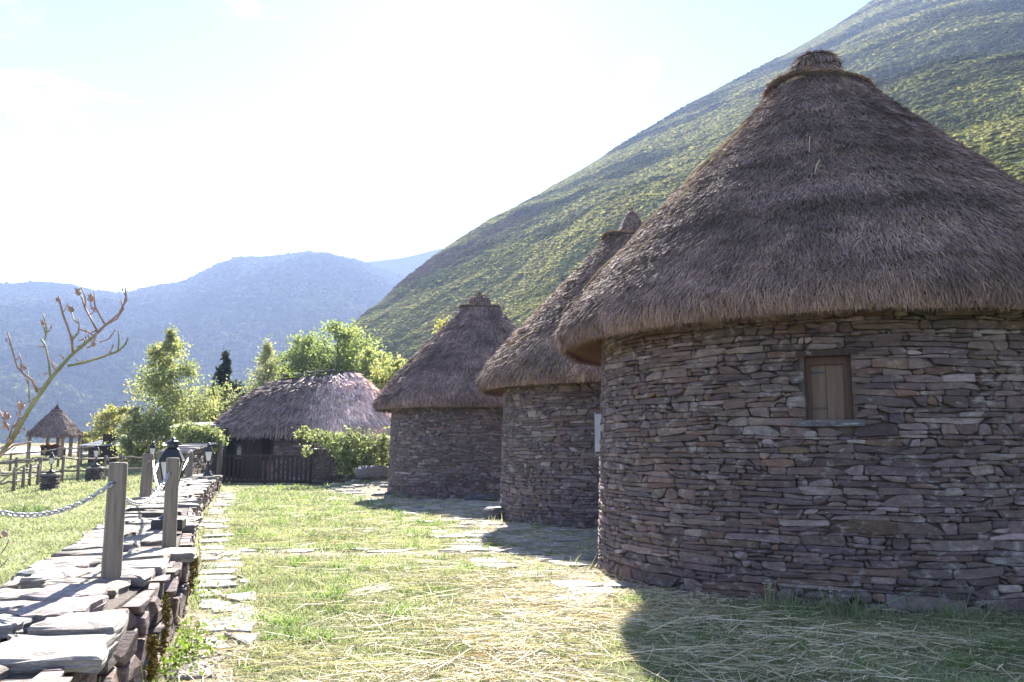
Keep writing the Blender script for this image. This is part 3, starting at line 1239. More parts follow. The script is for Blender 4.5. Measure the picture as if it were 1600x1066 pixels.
def round_roof(root, cx, cy, z0, outer, inner, nblade, blen, bwid, seed, face, golden=0.03, steps=9, arc=2.5):
    """outer: profile from top to eave lip; inner: lip to the wall, below. face: angle towards the camera"""
    na, ns = 128, 56
    pr, pz, L = revolve_profile(outer, ns)
    th = np.linspace(0, 2 * np.pi, na, endpoint=False)
    S, T = np.meshgrid(np.arange(ns), th, indexing='ij')

    def lump(s01, t, rad):
        w = fbm(np.cos(t) * 3.0 + 5, np.sin(t) * 3.0 + s01 * 7, seed, 4) * 2
        st = (s01 * steps + 0.5 * fbm(np.cos(t) * 4, np.sin(t) * 4 + s01 * 2, seed + 5, 3)) % 1.0
        return 0.05 * w + 0.022 * (st - 0.5) * smooth(0.03, 0.15, s01)
    s01 = S / (ns - 1)
    rad = pr[S] + lump(s01, T, pr[S]) * (0.3 + 0.7 * smooth(0.0, 0.2, s01))
    Z = pz[S] + 0.05 * fbm(np.cos(T) * 2 + 3, np.sin(T) * 2, seed + 9, 3) * s01
    V = np.stack([cx + rad * np.cos(T), cy + rad * np.sin(T), z0 + Z], -1).reshape(-1, 3)
    i = np.arange(ns - 1)[:, None]
    j = np.arange(na)[None, :]
    a = i * na + j
    b = i * na + (j + 1) % na
    F = np.stack([a, a + na, b + na, b], -1).reshape(-1, 4)
    roof = add("roof", V, F, M['thatch_base'], root, None, True)
    # underside of the eaves
    ir, iz, _ = revolve_profile(inner, 8)
    S2, T2 = np.meshgrid(np.arange(8), th, indexing='ij')
    rad2 = ir[S2] + (rad[-1][None, :] - pr[-1]) * (1 - S2 / 7)
    Z2 = iz[S2] + (Z[-1][None, :] - pz[-1]) * (1 - S2 / 7)
    V2 = np.stack([cx + rad2 * np.cos(T2), cy + rad2 * np.sin(T2), z0 + Z2], -1).reshape(-1, 3)
    i = np.arange(7)[:, None]
    a = i * na + j
    b = i * na + (j + 1) % na
    F2 = np.stack([a, a + na, b + na, b], -1).reshape(-1, 4)
    add("eave_underside", V2, F2, M['thatch_under'], roof, None, True)
    # straw, root to tip down the slope
    n = nblade
    w = pr + 0.02
    cdf = np.cumsum(w) / w.sum()
    s = np.interp(rng.random(n), cdf, np.linspace(0, 1, ns))
    t = face + (rng.random(n) * 2 - 1) * arc
    f = s * (ns - 1)
    k = np.clip(f.astype(int), 0, ns - 2)
    fr = f - k
    r0 = pr[k] * (1 - fr) + pr[k + 1] * fr + lump(s, t, None) * (0.3 + 0.7 * smooth(0, 0.2, s))
    zz = pz[k] * (1 - fr) + pz[k + 1] * fr + 0.05 * fbm(np.cos(t) * 2 + 3, np.sin(t) * 2, seed + 9, 3) * s
    dr = pr[k + 1] - pr[k]
    dz = pz[k + 1] - pz[k]
    ln = np.hypot(dr, dz)
    dr, dz = dr / ln, dz / ln
    nr_, nz_ = -dz, dr                       # outward normal in the (r, z) plane
    er = np.stack([np.cos(t), np.sin(t), 0 * t], -1)
    et = np.stack([-np.sin(t), np.cos(t), 0 * t], -1)
    ez = np.array([0, 0, 1.0])
    nrm = er * nr_[:, None] + ez * nz_[:, None]
    # curved lip: keep straw falling
    down = er * dr[:, None] + ez * dz[:, None]
    rt = np.stack([cx + r0 * np.cos(t), cy + r0 * np.sin(t), z0 + zz], -1) + nrm * (rng.random(n) * 0.02 - 0.005)[:, None]
    splay = rng.normal(size=n) * 0.34 + 0.6 * fbm(t * 6, s * 12, seed + 3, 3)
    lift = np.abs(rng.normal(size=n)) * 0.26 + 0.06
    d = down + et * splay[:, None] + nrm * lift[:, None]
    bend = -ez * (0.02 + 0.03 * rng.random(n))[:, None] * (blen / 0.25)
    length = blen * (0.45 + 0.9 * rng.random(n))
    length = np.minimum(length, (1 - s) * L * 0.9 + 0.10 * blen / 0.25)
    width = bwid * (0.6 + 0.8 * rng.random(n))
    side = et + 0.5 * nrm * rng.normal(size=(n, 1))
    # dark and pale weathered patches of the straw itself
    pt = 1 + 0.9 * fbm(t * 5, s * 9, seed + 13, 4) + 0.7 * fbm(t * 1.3, s * 16, seed + 17, 3)
    c = thatch_cols(n, golden) * pt[:, None].clip(0.55, 1.5)
    Vb, Fb, Cb = ribbons(rt, d, side, bend, length, width, c, 1, 0.5)
    add("straw_cover", Vb, Fb, M['thatch'], roof, Cb, kind="stuff")
    # frayed fringe along the lip
    n = int(nblade * 0.10)
    t = face + (rng.random(n) * 2 - 1) * arc
    r0 = pr[-1] + 0.02 + lump(np.ones(n), t, None) - 0.10 * rng.random(n)
    rt = np.stack([cx + r0 * np.cos(t), cy + r0 * np.sin(t), z0 + pz[-1] + 0.06 + 0.05 * fbm(np.cos(t) * 2 + 3, np.sin(t) * 2, seed + 9, 3) + 0 * t], -1)
    er = np.stack([np.cos(t), np.sin(t), 0 * t], -1)
    et = np.stack([-np.sin(t), np.cos(t), 0 * t], -1)
    d = -ez + er * (0.15 + 0.35 * rng.normal(size=n))[:, None] + et * (0.2 * rng.normal(size=n))[:, None]
    Vb, Fb, Cb = ribbons(rt, d, et, er * 0.0, 0.06 + 0.09 * rng.random(n) ** 2, bwid * (0.5 + 0.6 * rng.random(n)), thatch_cols(n, golden), 1, 0.4)
    add("eave_fringe", Vb, Fb, M['thatch'], roof, Cb, kind="stuff")
    return roof


OUTER = [(0.60, 6.12), (0.66, 6.04), (0.80, 5.88), (1.25, 5.38), (1.75, 4.86), (2.25, 4.33), (2.70, 3.84), (3.05, 3.44), (3.30, 3.12), (3.40, 2.95), (3.40, 2.84), (3.33, 2.76)]
INNER = [(3.33, 2.76), (3.20, 2.76), (2.80, 2.98)]


def round_hut(k, label, seed, windows, shutter, nblade, blen, bwid, capstyle, golden, rub, chaikin):
    cx, cy = HUT_XY[k]
    z0 = ground_z(cx, cy) - 0.02
    face = math.atan2(-cy, -cx)
    root = thing("round_hut", (cx, cy, z0), label, "hut", "round thatched huts in a row")
    H = 2.92

    def fmap(u, v, d):
        ph = face + u / HUT_R
        rr_ = HUT_R - 0.035 * v + d - 0.045
        return np.stack([cx + rr_ * np.cos(ph), cy + rr_ * np.sin(ph), z0 + v], -1)

    def nfun(u, v):
        ph = face + u / HUT_R
        return np.array([math.cos(ph), math.sin(ph), 0])
    # earth core behind the stones, with real openings
    nseg, nvv = 180, 30
    us = np.linspace(-math.pi * HUT_R, math.pi * HUT_R, nseg + 1)
    vs = np.linspace(-0.3, H, nvv + 1)
    for (a, b, c, d) in windows:
        for arr, lo, hi in ((us, a, b), (vs, c, d)):
            arr[np.argmin(abs(arr - lo))] = lo
            arr[np.argmin(abs(arr - hi))] = hi
    U, Vv = np.meshgrid(us, vs, indexing='ij')
    P = fmap(U.ravel(), Vv.ravel(), np.full(U.size, -0.03))
    F = []
    for i in range(nseg):
        for j in range(nvv):
            um, vm = (us[i] + us[i + 1]) / 2, (vs[j] + vs[j + 1]) / 2
            if any(a < um < b and c < vm < d for a, b, c, d in windows):
                continue
            q = i * (nvv + 1) + j
            F.append((q, q + nvv + 1, q + nvv + 2, q + 1))
    wall = add("wall", P, F, M['core'], root, None, True)
    arc = 2.2 * HUT_R
    polys = courses(-arc, arc, -0.05, H, rub[0], rub[1], rub[2], seed, holes=windows, round_=chaikin)
    lay_stones(polys, fmap, nfun, wall, seed + 1, proud=(0.013, 0.027))
    # a splayed footing of flat stones in the grass
    for (a, b, c, d) in windows:
        dep = 0.20
        win = MB()
        e = 0.0
        win_o = None
        # reveal: four inner faces as thin slabs
        for (u0, u1, v0, v1) in ((a - .04, a, c, d), (b, b + .04, c, d)):
            m = MB()
            q = [fmap(np.array([x]), np.array([y]), np.array([z]))[0] for z in (-dep, 0.01) for (x, y) in ((u0, v0), (u1, v0), (u1, v1), (u0, v1))]
            m.put(q, [(3, 2, 1, 0), (4, 5, 6, 7), (0, 1, 5, 4), (1, 2, 6, 5), (2, 3, 7, 6), (3, 0, 4, 7)])
            if win_o is None:
                win_o = m.build("window_reveal", M['core'], root)
            else:
                m.build("window_reveal", M['core'], root)
        for nm, mt, (u0, u1, v0, v1, z0_, z1_) in (("lintel", M['wood_dark'], (a - .07, b + .07, d, d + .06, -dep, 0.03)),
                                                  ("sill", M['slate'], (a - .09, b + .09, c - .06, c, -dep, 0.035)),
                                                  ("frame_head", M['wood_red'], (a, b, d - .075, d - .001, -dep + .01, -0.055)),
                                                  ("frame_jamb", M['wood_red'], (b - .065, b - .001, c + .001, d - .076, -dep + .01, -0.055)),
                                                  ("frame_jamb", M['wood_red'], (a + .001, a + .05, c + .001, d - .076, -dep + .01, -0.06)),
                                                  ("shutter_board", M['board'], (a + .05, (a + b) / 2 - .02, c + .001, d - .076, -dep + .01, -0.095)),
                                                  ("shutter_board", M['board'], ((a + b) / 2 - .016, b - .066, c + .001, d - .076, -dep + .01, -0.090))):
            m = MB()
            nu = 4
            xs = np.linspace(u0, u1, nu + 1)
            VV = []
            for z in (z0_, z1_):
                for y in (v0, v1):
                    VV += [fmap(np.array([x]), np.array([y]), np.array([z]))[0] for x in xs]
            n1 = nu + 1
            FF = []
            for i in range(nu):
                FF += [(i + 1, i, n1 + i, n1 + i + 1), (2 * n1 + i, 2 * n1 + i + 1, 3 * n1 + i + 1, 3 * n1 + i),
                       (n1 + i, 3 * n1 + i, 3 * n1 + i + 1, n1 + i + 1), (i, i + 1, 2 * n1 + i + 1, 2 * n1 + i)]
            FF += [(0, 2 * n1, 3 * n1, n1), (nu, n1 + nu, 3 * n1 + nu, 2 * n1 + nu)]
            m.put(VV, FF)
            o = m.build(nm, mt, root)
            if mt is M['slate']:
                ca = o.data.color_attributes.new("Col", 'FLOAT_COLOR', 'POINT')
                ca.data.foreach_set("color", np.tile([0.12, 0.115, 0.125, 1.0], len(o.data.vertices)))
        for vv in (c + 0.10, d - 0.16):
            m = MB()
            q = [fmap(np.array([x]), np.array([y]), np.array([z]))[0] for z in (-0.094, -0.086) for (x, y) in ((a + .052, vv), (a + .20, vv + .006), (a + .20, vv + .018), (a + .052, vv + .026))]
            m.put(q, [(3, 2, 1, 0), (4, 5, 6, 7), (0, 1, 5, 4), (1, 2, 6, 5), (2, 3, 7, 6), (3, 0, 4, 7)])
            m.build("strap_hinge", M['iron'], root)
    if shutter:
        # a pale casement standing open on the far left side of the wall
        u, v0, v1 = shutter
        ph = face + u / HUT_R
        er = Vector((math.cos(ph), math.sin(ph), 0))
        base = Vector((cx, cy, z0)) + er * (HUT_R - 0.05)
        m = MB()
        rz = ph
        m.box(base + er * (-0.012) + Vector((0, 0, (v0 + v1) / 2)), (0.08, 0.035, v1 - v0), rz, ch=0.004)
        o = m.build("casement", M['paint'], root)
        m = MB()
        m.box(base + er * 0.034 + Vector((0, 0, (v0 + v1) / 2)), (0.012, 0.05, v1 - v0 + 0.03), rz)
        m.build("casement_edge", M['paint'], o)
    roof = round_roof(root, cx, cy, z0, OUTER, INNER, nblade, blen, bwid, seed + 2, face, golden)
    # rope ring round the top
    m = MB()
    pts = []
    nn = 40
    for i in range(nn + 1):
        t = 2 * math.pi * i / nn
        pts.append((cx + 0.64 * math.cos(t), cy + 0.64 * math.sin(t), z0 + 6.12 + 0.05 * math.sin(t * 2 + seed) + random.uniform(-.028, .028)))
    m.tube(pts, [0.042 * random.uniform(0.8, 1.25) for _ in pts], 8, False)
    ring = m.build("binding_ring", M['thatch_base'], root, True)
    n = 2600
    t = rng.random(n) * 6.283
    q = rng.random(n) * 6.283
    er = np.stack([np.cos(t), np.sin(t), 0 * t], -1)
    et = np.stack([-np.sin(t), np.cos(t), 0 * t], -1)
    nrm = er * np.cos(q)[:, None] + np.array([0, 0, 1.0]) * np.sin(q)[:, None]
    rt = np.array([cx, cy, z0 + 6.12]) + er * 0.64 + nrm * 0.038
    rt[:, 2] += 0.05 * np.sin(t * 2 + seed)
    V, F, C = ribbons(rt, et * rng.choice([-1, 1], n)[:, None] + nrm * 0.12 + 0.25 * rng.normal(size=(n, 3)), nrm + er, er * 0, 0.05 + 0.06 * rng.random(n), 0.008 + 0 * t, thatch_cols(n, 0.35) * 1.15, 1, 0.5)
    add("ring_straw", V, F, M['thatch'], ring, C, kind="stuff")
    # cap
    if capstyle == 'bundle':
        prof = [(0.50, 6.04), (0.44, 6.16), (0.36, 6.30), (0.31, 6.38), (0.29, 6.44), (0.29, 6.49), (0.24, 6.57), (0.13, 6.625), (0.01, 6.64)]
    elif capstyle == 'cone':
        prof = [(0.44, 6.05), (0.34, 6.20), (0.26, 6.36), (0.17, 6.55), (0.08, 6.72), (0.01, 6.80)]
    else:
        prof = [(0.47, 6.05), (0.38, 6.22), (0.33, 6.36), (0.28, 6.46), (0.16, 6.53), (0.01, 6.57)]
    m = MB()
    m.lathe(prof, (cx, cy, z0), 22, True, True, 0.10)
    cap = m.build("roof_cap", M['thatch_base'], root, True)
    pr, pz, L = revolve_profile(prof, 30)
    n = 2600
    s = rng.random(n) * 28.9
    kx = s.astype(int)
    t = rng.random(n) * 6.283
    dr, dz = pr[kx + 1] - pr[kx], pz[kx + 1] - pz[kx]
    er = np.stack([np.cos(t), np.sin(t), 0 * t], -1)
    et = np.stack([-np.sin(t), np.cos(t), 0 * t], -1)
    ez = np.array([0, 0, 1.0])
    rt = np.array([cx, cy, z0]) + er * (pr[kx] + 0.012)[:, None] + ez * pz[kx][:, None]
    down = -(er * dr[:, None] + ez * dz[:, None])
    down /= np.linalg.norm(down, axis=1, keepdims=True)
    nrm = er * 0.8 + ez * 0.6
    V, F, C = ribbons(rt, down + nrm * (0.06 + 0.15 * np.abs(rng.normal(size=n)))[:, None] + et * 0.25 * rng.normal(size=(n, 1)), et, er * 0, 0.05 + 0.08 * rng.random(n),
                      0.011 + 0 * t, thatch_cols(n, 0.04) * 1.1, 1, 0.4)
    add("cap_straw", V, F, M['thatch'], cap, C, kind="stuff")
    if capstyle == 'bundle':
        # a rope band, a stick poking out to the left and two flaps of straw
        m = MB()
        pts = [(cx + 0.31 * math.cos(t), cy + 0.31 * math.sin(t), z0 + 6.38 + 0.02 * math.sin(3 * t)) for t in np.linspace(0, 6.283, 25)]
        m.tube(pts, 0.02, 6, False)
        m.build("cap_band", M['thatch_base'], cap, True)
        m = MB()
        lx = Vector((-math.sin(face), math.cos(face), 0))
        lx = lx if lx.x < 0 else -lx
        b = Vector((cx, cy, z0 + 6.33))
        m.tube([b + lx * 0.2, b + lx * 0.45 + Vector((0, 0, .01)), b + lx * 0.62 + Vector((0, 0, .015))], [0.018, 0.016, 0.016], 6)
        m.build("cap_stick", M['bark'], cap)
    else:
        m = MB()
        for i in range(9):
            a = random.uniform(0, 6.28)
            b = Vector((cx, cy, z0 + prof[-1][1] - 0.06))
            m.tube([b, b + Vector((0.10 * math.cos(a), 0.10 * math.sin(a), random.uniform(0.08, 0.22)))], [0.009, 0.004], 4)
        m.build("cap_twigs", M['thatch_base'], cap)
    return root, roof, face, z0


hut1, roof1, face1, hz1 = round_hut(0, "nearest and largest looking round stone hut with a small shuttered window under its thatch", 101, [(-0.24, 0.19, 1.75, 2.35)], (-1.315 * HUT_R, 1.45, 1.93), 270000, 0.10, 0.0066,
                                    'bundle', 0.05, (0.038, 0.112, 0.22), True)
hut2, roof2, face2, hz2 = round_hut(1, "middle round stone hut half hidden behind the nearest one, pointed straw cap", 202, [], None, 85000, 0.14, 0.0135,
                                    'cone', 0.24, (0.05, 0.13, 0.24), False)  # golden share raised to imitate sunlit thatch by colour, as on the nearest hut
hut3, roof3, face3, hz3 = round_hut(2, "farthest of the round stone huts, fully seen grey conical thatch with flat topped ring", 303, [], None, 72000, 0.16, 0.017,
                                    'dome', 0.03, (0.05, 0.135, 0.26), False)


def hut_loose_straw(k, face, z0, roof, specs):
    """long straws that have slid loose on the roof: (angle offset, height, length, lean)"""
    cx, cy = HUT_XY[k]
    pr, pz, L = revolve_profile(OUTER, 60)
    for (da, z, ln, lean) in specs:
        t = face + da
        r = float(np.interp(-z, -pz, pr)) + 0.06
        er = Vector((math.cos(t), math.sin(t), 0))
        et = Vector((-math.sin(t), math.cos(t), 0))
        p = Vector((cx, cy, z0 + z)) + er * r
        d = (er * 0.68 - Vector((0, 0, 0.74)) + et * lean).normalized()
        nrm = (er * 0.74 + Vector((0, 0, 0.68)))
        m = MB()
        m.tube([p, p + d * ln * 0.5 + nrm * 0.03, p + d * ln + nrm * 0.0], [0.006, 0.006, 0.003], 5)
        n = len(m.V)
        m.build("loose_straw", M['straw'], roof, col=np.tile([0.55, 0.45, 0.27], (n, 1)))


hut_loose_straw(0, face1, hz1, roof1, [(-0.80, 5.55, 0.75, -0.15), (-0.82, 5.5, 1.1, -0.28), (-0.74, 5.35, 0.6, 0.10), (-0.80, 5.0, 0.8, -0.05), (-0.72, 4.6, 0.7, -0.12), (-0.95, 4.5, 0.9, -0.2),
                                       (-1.05, 3.9, 0.7, -0.4), (-0.70, 3.9, 0.6, -0.1), (-0.05, 4.9, 0.35, 0.0), (0.0, 4.5, 0.3, -0.2), (-1.2, 3.4, 0.6, 1.2), (-1.35, 4.2, 0.8, -0.3),
                                       (-1.25, 4.9, 0.9, -0.25), (-1.1, 5.2, 0.5, -0.5)])
hut_loose_straw(1, face2, hz2, roof2, [(-1.0, 4.4, 0.9, -0.3), (-0.8, 3.9, 0.7, -0.6), (-1.2, 4.9, 0.8, -0.2), (-0.6, 3.6, 0.6, 0.9), (-0.9, 5.2, 0.5, -0.3)])


# ------------------------------------------------------------------ the dry stone boundary wall on the left
def wall_frame():
    ys = np.linspace(0.4, 28.6, 400)
    xs = wall_x(ys)
    # soften the corners of the polyline
    k = np.ones(25) / 25
    xs = np.convolve(np.pad(xs, 12, mode='edge'), k, mode='valid')
    xs += 0.05 * fbm(ys * 0.8, ys * 0, 15, 2)
    s = np.concatenate([[0], np.cumsum(np.hypot(np.diff(xs), np.diff(ys)))])
    tx, ty = np.gradient(xs, s), np.gradient(ys, s)
    return s, xs, ys, tx, ty


WS, WX, WYs, WTX, WTY = wall_frame()
WLEN = WS[-1]


def wall_point(s, off):
    """off: metres to the right of the right edge (negative = over the wall)"""
    x, y = np.interp(s, WS, WX), np.interp(s, WS, WYs)
    tx, ty = np.interp(s, WS, WTX), np.interp(s, WS, WTY)
    return x + ty * off, y - tx * off, tx, ty


def wall_top_z(s):
    return WALL_TOP + 0.10 * fbm(np.asarray(s) * 0.35, np.asarray(s) * 0, 33, 3)


def build_boundary_wall():
    root = thing("dry_stone_wall", (-4.5, 12.0, 0.0), "long low dry slate wall with flat capstones along the left edge of the courtyard", "stone wall")
    # core
    n = 160
    s = np.linspace(0, WLEN, n)
    V = []
    for off, dz in ((-0.06, None), (-0.10, -0.055), (-WALL_W + 0.10, -0.055), (-WALL_W + 0.06, None)):
        x, y, _, _ = wall_point(s, off)
        z = np.full(n, -0.15) if dz is None else wall_top_z(s) + dz
        V.append(np.stack([x, y, z], -1))
    V = np.stack(V, 1).reshape(-1, 3)
    F = [(4 * i + k, 4 * i + 4 + k, 4 * i + 5 + k, 4 * i + 1 + k) for i in range(n - 1) for k in range(3)] + [(0, 1, 2, 3), (4 * n - 1, 4 * n - 2, 4 * n - 3, 4 * n - 4)]
    core = add("wall_core", V, F, M['core'], root)

    def fright(u, v, d):
        x, y, tx, ty = wall_point(u, d - 0.03)
        return np.stack([x, y, v], -1)

    def nright(u, v):
        _, _, tx, ty = wall_point(u, 0)
        return np.array([float(ty), -float(tx), 0])
    near = rubble(0.3, WLEN, -0.06, 0.525, 0.07, 0.15, 0.24, 1.9, 511, gap=0.012, jit=0.45)
    lay_stones(near, fright, nright, core, 512, name="stone", rest="rubble_face", proud=(-0.02, 0.07), back=0.06, mat=M['slate'], gain=1.05)

    def fleft(u, v, d):
        x, y, tx, ty = wall_point(u, -WALL_W - d + 0.03)
        return np.stack([x, y, v], -1)
    far = rubble(0.3, WLEN, 0.05, 0.50, 0.07, 0.14, 0.30, 2.2, 521, gap=0.010)
    lay_stones(far, fleft, lambda u, v: np.array([-1.0, 0, 0]), core, 522, name="stone", rest="rubble_far_face", most=0, proud=(-0.02, 0.06), back=0.06, mat=M['slate'], gain=1.0)
    # capstones, laid flat across the top
    caps = rubble(0.3, WLEN, 0.0, WALL_W, 0.30, 0.62, 0.58, 1.1, 531, gap=0.006, jit=0.4)
    rr = np.random.default_rng(5)
    for Q in caps:
        k = len(Q)
        c = Q.mean(0)
        sz = float(wall_top_z(c[0]))
        th = rr.uniform(0.06, 0.085)
        zt = sz + rr.uniform(-0.018, 0.02)
        tu, tv = rr.normal() * 0.03, rr.normal() * 0.03
        edge_over = 0.035 + 0.03 * rr.random()
        W = Q.copy()
        W[:, 1] = np.where(Q[:, 1] < 0.06, Q[:, 1] - edge_over - 0.05 * rr.random(k), Q[:, 1])
        W[:, 1] = np.where(Q[:, 1] > WALL_W - 0.06, W[:, 1] + edge_over + 0.05 * rr.random(k), W[:, 1])
        W = c + (W - c) * 1.05 + rr.normal(size=W.shape) * 0.008
        # more corners: split edges and roughen, slate breaks unevenly
        nx2 = np.roll(W, -1, 0)
        W = np.stack([W, W * .67 + nx2 * .33 + rr.normal(size=W.shape) * 0.016, W * .33 + nx2 * .67 + rr.normal(size=W.shape) * 0.016], 1).reshape(-1, 2)
        k = len(W)

        def f(P, z):
            x, y, _, _ = wall_point(P[:, 0], -P[:, 1])
            zz = z + tu * (P[:, 0] - c[0]) + tv * (P[:, 1] - c[1])
            return np.stack([x, y, zz], -1)
        rings = []
        for q, (sc_, dz, nz_) in enumerate(((0.97, -th, .004), (1.0, -th * .62, .006), (0.955 + 0.03 * rr.random(), -th * .55, .004), (0.985, -0.012, .006), (0.93, 0.0, .004), (0.66, 0.006, .004), (0.33, 0.006, .003))):
            wob = 1 + rr.normal(size=(k, 1)) * (0.018 if 0 < q < 5 else 0.0)
            rings.append(f(c + (W - c) * sc_ * wob, np.full(k, zt + dz) + rr.normal(size=k) * nz_))
        V = np.concatenate(rings + [f(c[None], np.array([zt + 0.006]))])
        nr_ = len(rings)
        F = []
        for i in range(k):
            j = (i + 1) % k
            for q in range(nr_ - 1):
                F.append((q * k + i, q * k + j, q * k + k + j, q * k + k + i))
            F.append(((nr_ - 1) * k + i, (nr_ - 1) * k + j, nr_ * k))
        F.append(tuple(range(k - 1, -1, -1)))
        cc = np.array([0.252, 0.220, 0.198]) * (1 + 0.16 * rr.normal()) * (1 + 0.04 * rr.normal(size=3))
        if rr.random() < 0.33:
            cc = np.array([0.205, 0.172, 0.142]) * (1 + 0.1 * rr.normal())
        add("capstone", V, F, M['slate'], root, np.tile(cc, (len(V), 1)), center=True)
    # moss cushions in the joints of the face
    for (s0, v0, L, h, nn) in ((5.45, 0.30, 0.20, 0.38, 900), (5.0, 0.18, 0.16, 0.25, 500), (7.2, 0.32, 0.14, 0.30, 500), (8.6, 0.25, 0.2, 0.2, 350)):
        s_ = s0 + (rng.random(nn) - .5) * L
        v_ = v0 + (rng.random(nn) - .5) * h
        keep = fbm(s_ * 14, v_ * 9, 77, 3) > -0.06
        s_, v_ = s_[keep], v_[keep]
        n_ = len(s_)
        x, y, tx, ty = wall_point(s_, 0.045 + 0.03 * rng.random(n_))
        rt = np.stack([x, y, v_], -1)
        nr = np.stack([ty, -tx, 0 * tx], -1)
        c = np.array([0.17, 0.115, 0.025]) * (1 + 0.3 * rng.normal(size=(n_, 1))).clip(.4, 1.8)
        g = rng.random(n_) < 0.3
        c[g] = np.array([0.10, 0.095, 0.02])
        V, F, C = ribbons(rt, nr + 0.9 * rng.normal(size=(n_, 3)), rng.normal(size=(n_, 3)), nr * 0, 0.015 + 0.02 * rng.random(n_), 0.010 + 0.008 * rng.random(n_), c, 1, 0.5)
        add("moss", V, F, M['moss'], root, C, kind="stuff")
    return root


build_boundary_wall()


# a taller rough end of the wall, next to the gate
def rough_wall(name, label, A, B, thick, h0, h1, seed, big=120, colgain=1.0, cat="stone wall", top_caps=True):
    A, B = Vector(A), Vector(B)
    L = (B - A).length
    t = (B - A).normalized()
    nrm = Vector((t.y, -t.x, 0))
    if nrm.dot(Vector((0, 0, 0)) - A) < 0:
        nrm = -nrm
    root = thing(name, (A + B) / 2, label, cat)
    hh = lambda u: h0 + (h1 - h0) * np.clip(np.asarray(u) / L, 0, 1)
    m = MB()
    q = [A + nrm * (-0.04), B + nrm * (-0.04), B - nrm * (thick - 0.04), A - nrm * (thick - 0.04)]
    z0 = min(A.z, B.z) - 0.2
    V = [Vector((p.x, p.y, z0)) for p in q] + [Vector((p.x, p.y, A.z + hh(0 if i in (0, 3) else L) - 0.03)) for i, p in enumerate(q)]
    m.put(V, [(3, 2, 1, 0), (4, 5, 6, 7), (0, 1, 5, 4), (1, 2, 6, 5), (2, 3, 7, 6), (3, 0, 4, 7)])
    core = m.build("wall_core", M['core'], root)

    def fm(u, v, d):
        u = np.asarray(u)
        return np.stack([A.x + t.x * u + nrm.x * (d - 0.03), A.y + t.y * u + nrm.y * (d - 0.03), A.z + v * hh(u)], -1)
    polys = rubble(0, L, -0.03, 1.0, 0.08 / h0, 0.16 / h0, 0.30, 2.6 * h0, seed, gap=0.010)
    lay_stones(polys, fm, lambda u, v: np.array(nrm), core, seed + 1, most=big, mat=M['slate'], gain=colgain, proud=(-0.01, 0.06))
    if top_caps:
        rr = np.random.default_rng(seed + 3)
        u = 0
        while u < L:
            w = rr.uniform(0.3, 0.6)
            m = MB()
            p = A + t * (u + w / 2) - nrm * (thick / 2 - 0.02)
            m.box((p.x, p.y, A.z + float(hh(u + w / 2)) + rr.uniform(0, 0.03)), (w - 0.01, thick + 0.1 * rr.random() + .04, 0.07), math.atan2(t.y, t.x), jit=0.02, ch=0.015)
            m.build("capstone", M['slate'], root, col=np.tile(np.array([0.24, 0.22, 0.22]) * rr.uniform(.8, 1.2), (len(m.V), 1)), center=True)
            u += w
    return root


rough_wall("stacked_stone_wall", "taller rough stone wall stub with stepped stones behind the small lamp", (-11.1, 28.6, 0.1), (-11.9, 33.4, 0.1), 0.9, 1.25, 1.55, 611, 90, 1.15)
rough_wall("garden_wall", "low dark stone wall right of the gate, leafy bush growing over it", (-8.0, 33.6, 0.0), (-4.6, 31.6, 0.0), 0.6, 1.45, 1.40, 621, 120, 0.7)


# ------------------------------------------------------------------ flat slabs set into the courtyard
def slab_field(name, label, cells, seed, gain=1.0, zoff=0.0):
    """cells: polygons in x, y"""
    rr = np.random.default_rng(seed)
    root = bpy.data.objects.new(name, None)
    COL.objects.link(root)
    c0 = np.mean([q.mean(0) for q in cells], axis=0)
    root.location = (c0[0], c0[1], 0)
    root["kind"] = "structure"
    for Q in cells:
        c = Q.mean(0)
        W = Q + rr.normal(size=Q.shape) * 0.03
        mid = (W + np.roll(W, -1, 0)) / 2 + rr.normal(size=W.shape) * 0.016
        W = np.stack([W, mid], 1).reshape(-1, 2)
        k = len(W)
        g = height(W[:, 0], W[:, 1])
        gm = float(g.mean())
        zt = gm + rr.uniform(0.012, 0.028) + zoff
        tl = rr.normal(size=2) * 0.012

        def f(P, z):
            return np.stack([P[:, 0], P[:, 1], z + (P - c) @ tl], -1)
        I = c + (W - c) * 0.95
        I2 = c + (W - c) * 0.5
        V = np.concatenate([f(W, np.full(k, gm - 0.06)), f(W, np.full(k, zt - 0.010)), f(I, np.full(k, zt) + rr.normal(size=k) * 0.002), f(I2, np.full(k, zt + 0.002) + rr.normal(size=k) * 0.003), f(c[None], np.array([zt]))])
        F = []
        for i in range(k):
            j = (i + 1) % k
            for q in range(3):
                F.append((q * k + i, q * k + j, q * k + k + j, q * k + k + i))
            F.append((3 * k + i, 3 * k + j, 4 * k))
        cc = np.array([0.30, 0.275, 0.26]) * (1 + 0.12 * rr.normal()) * gain
        add("slab", V, F, M['slate'], root, np.tile(cc, (len(V), 1)), center=True)
    return root


def path_cells():
    """slabs beside the wall"""
    polys = rubble(3.6, WLEN - 0.5, 0.02, 0.60, 0.28, 0.50, 0.50, 1.1, 711, gap=0.03, chaikin=False, jit=0.5)
    rr = random.Random(3)
    out = []
    for Q in polys:
        c = Q.mean(0)
        if rr.random() < (0.22 if c[0] < 12 else 0.35):
            continue
        if c[1] > 0.5 and rr.random() < 0.3:
            continue
        x, y, _, _ = wall_point(Q[:, 0], Q[:, 1] + 0.05)
        out.append(np.stack([x, y], -1))
    return out


slab_field("stone_path", "", path_cells(), 1)


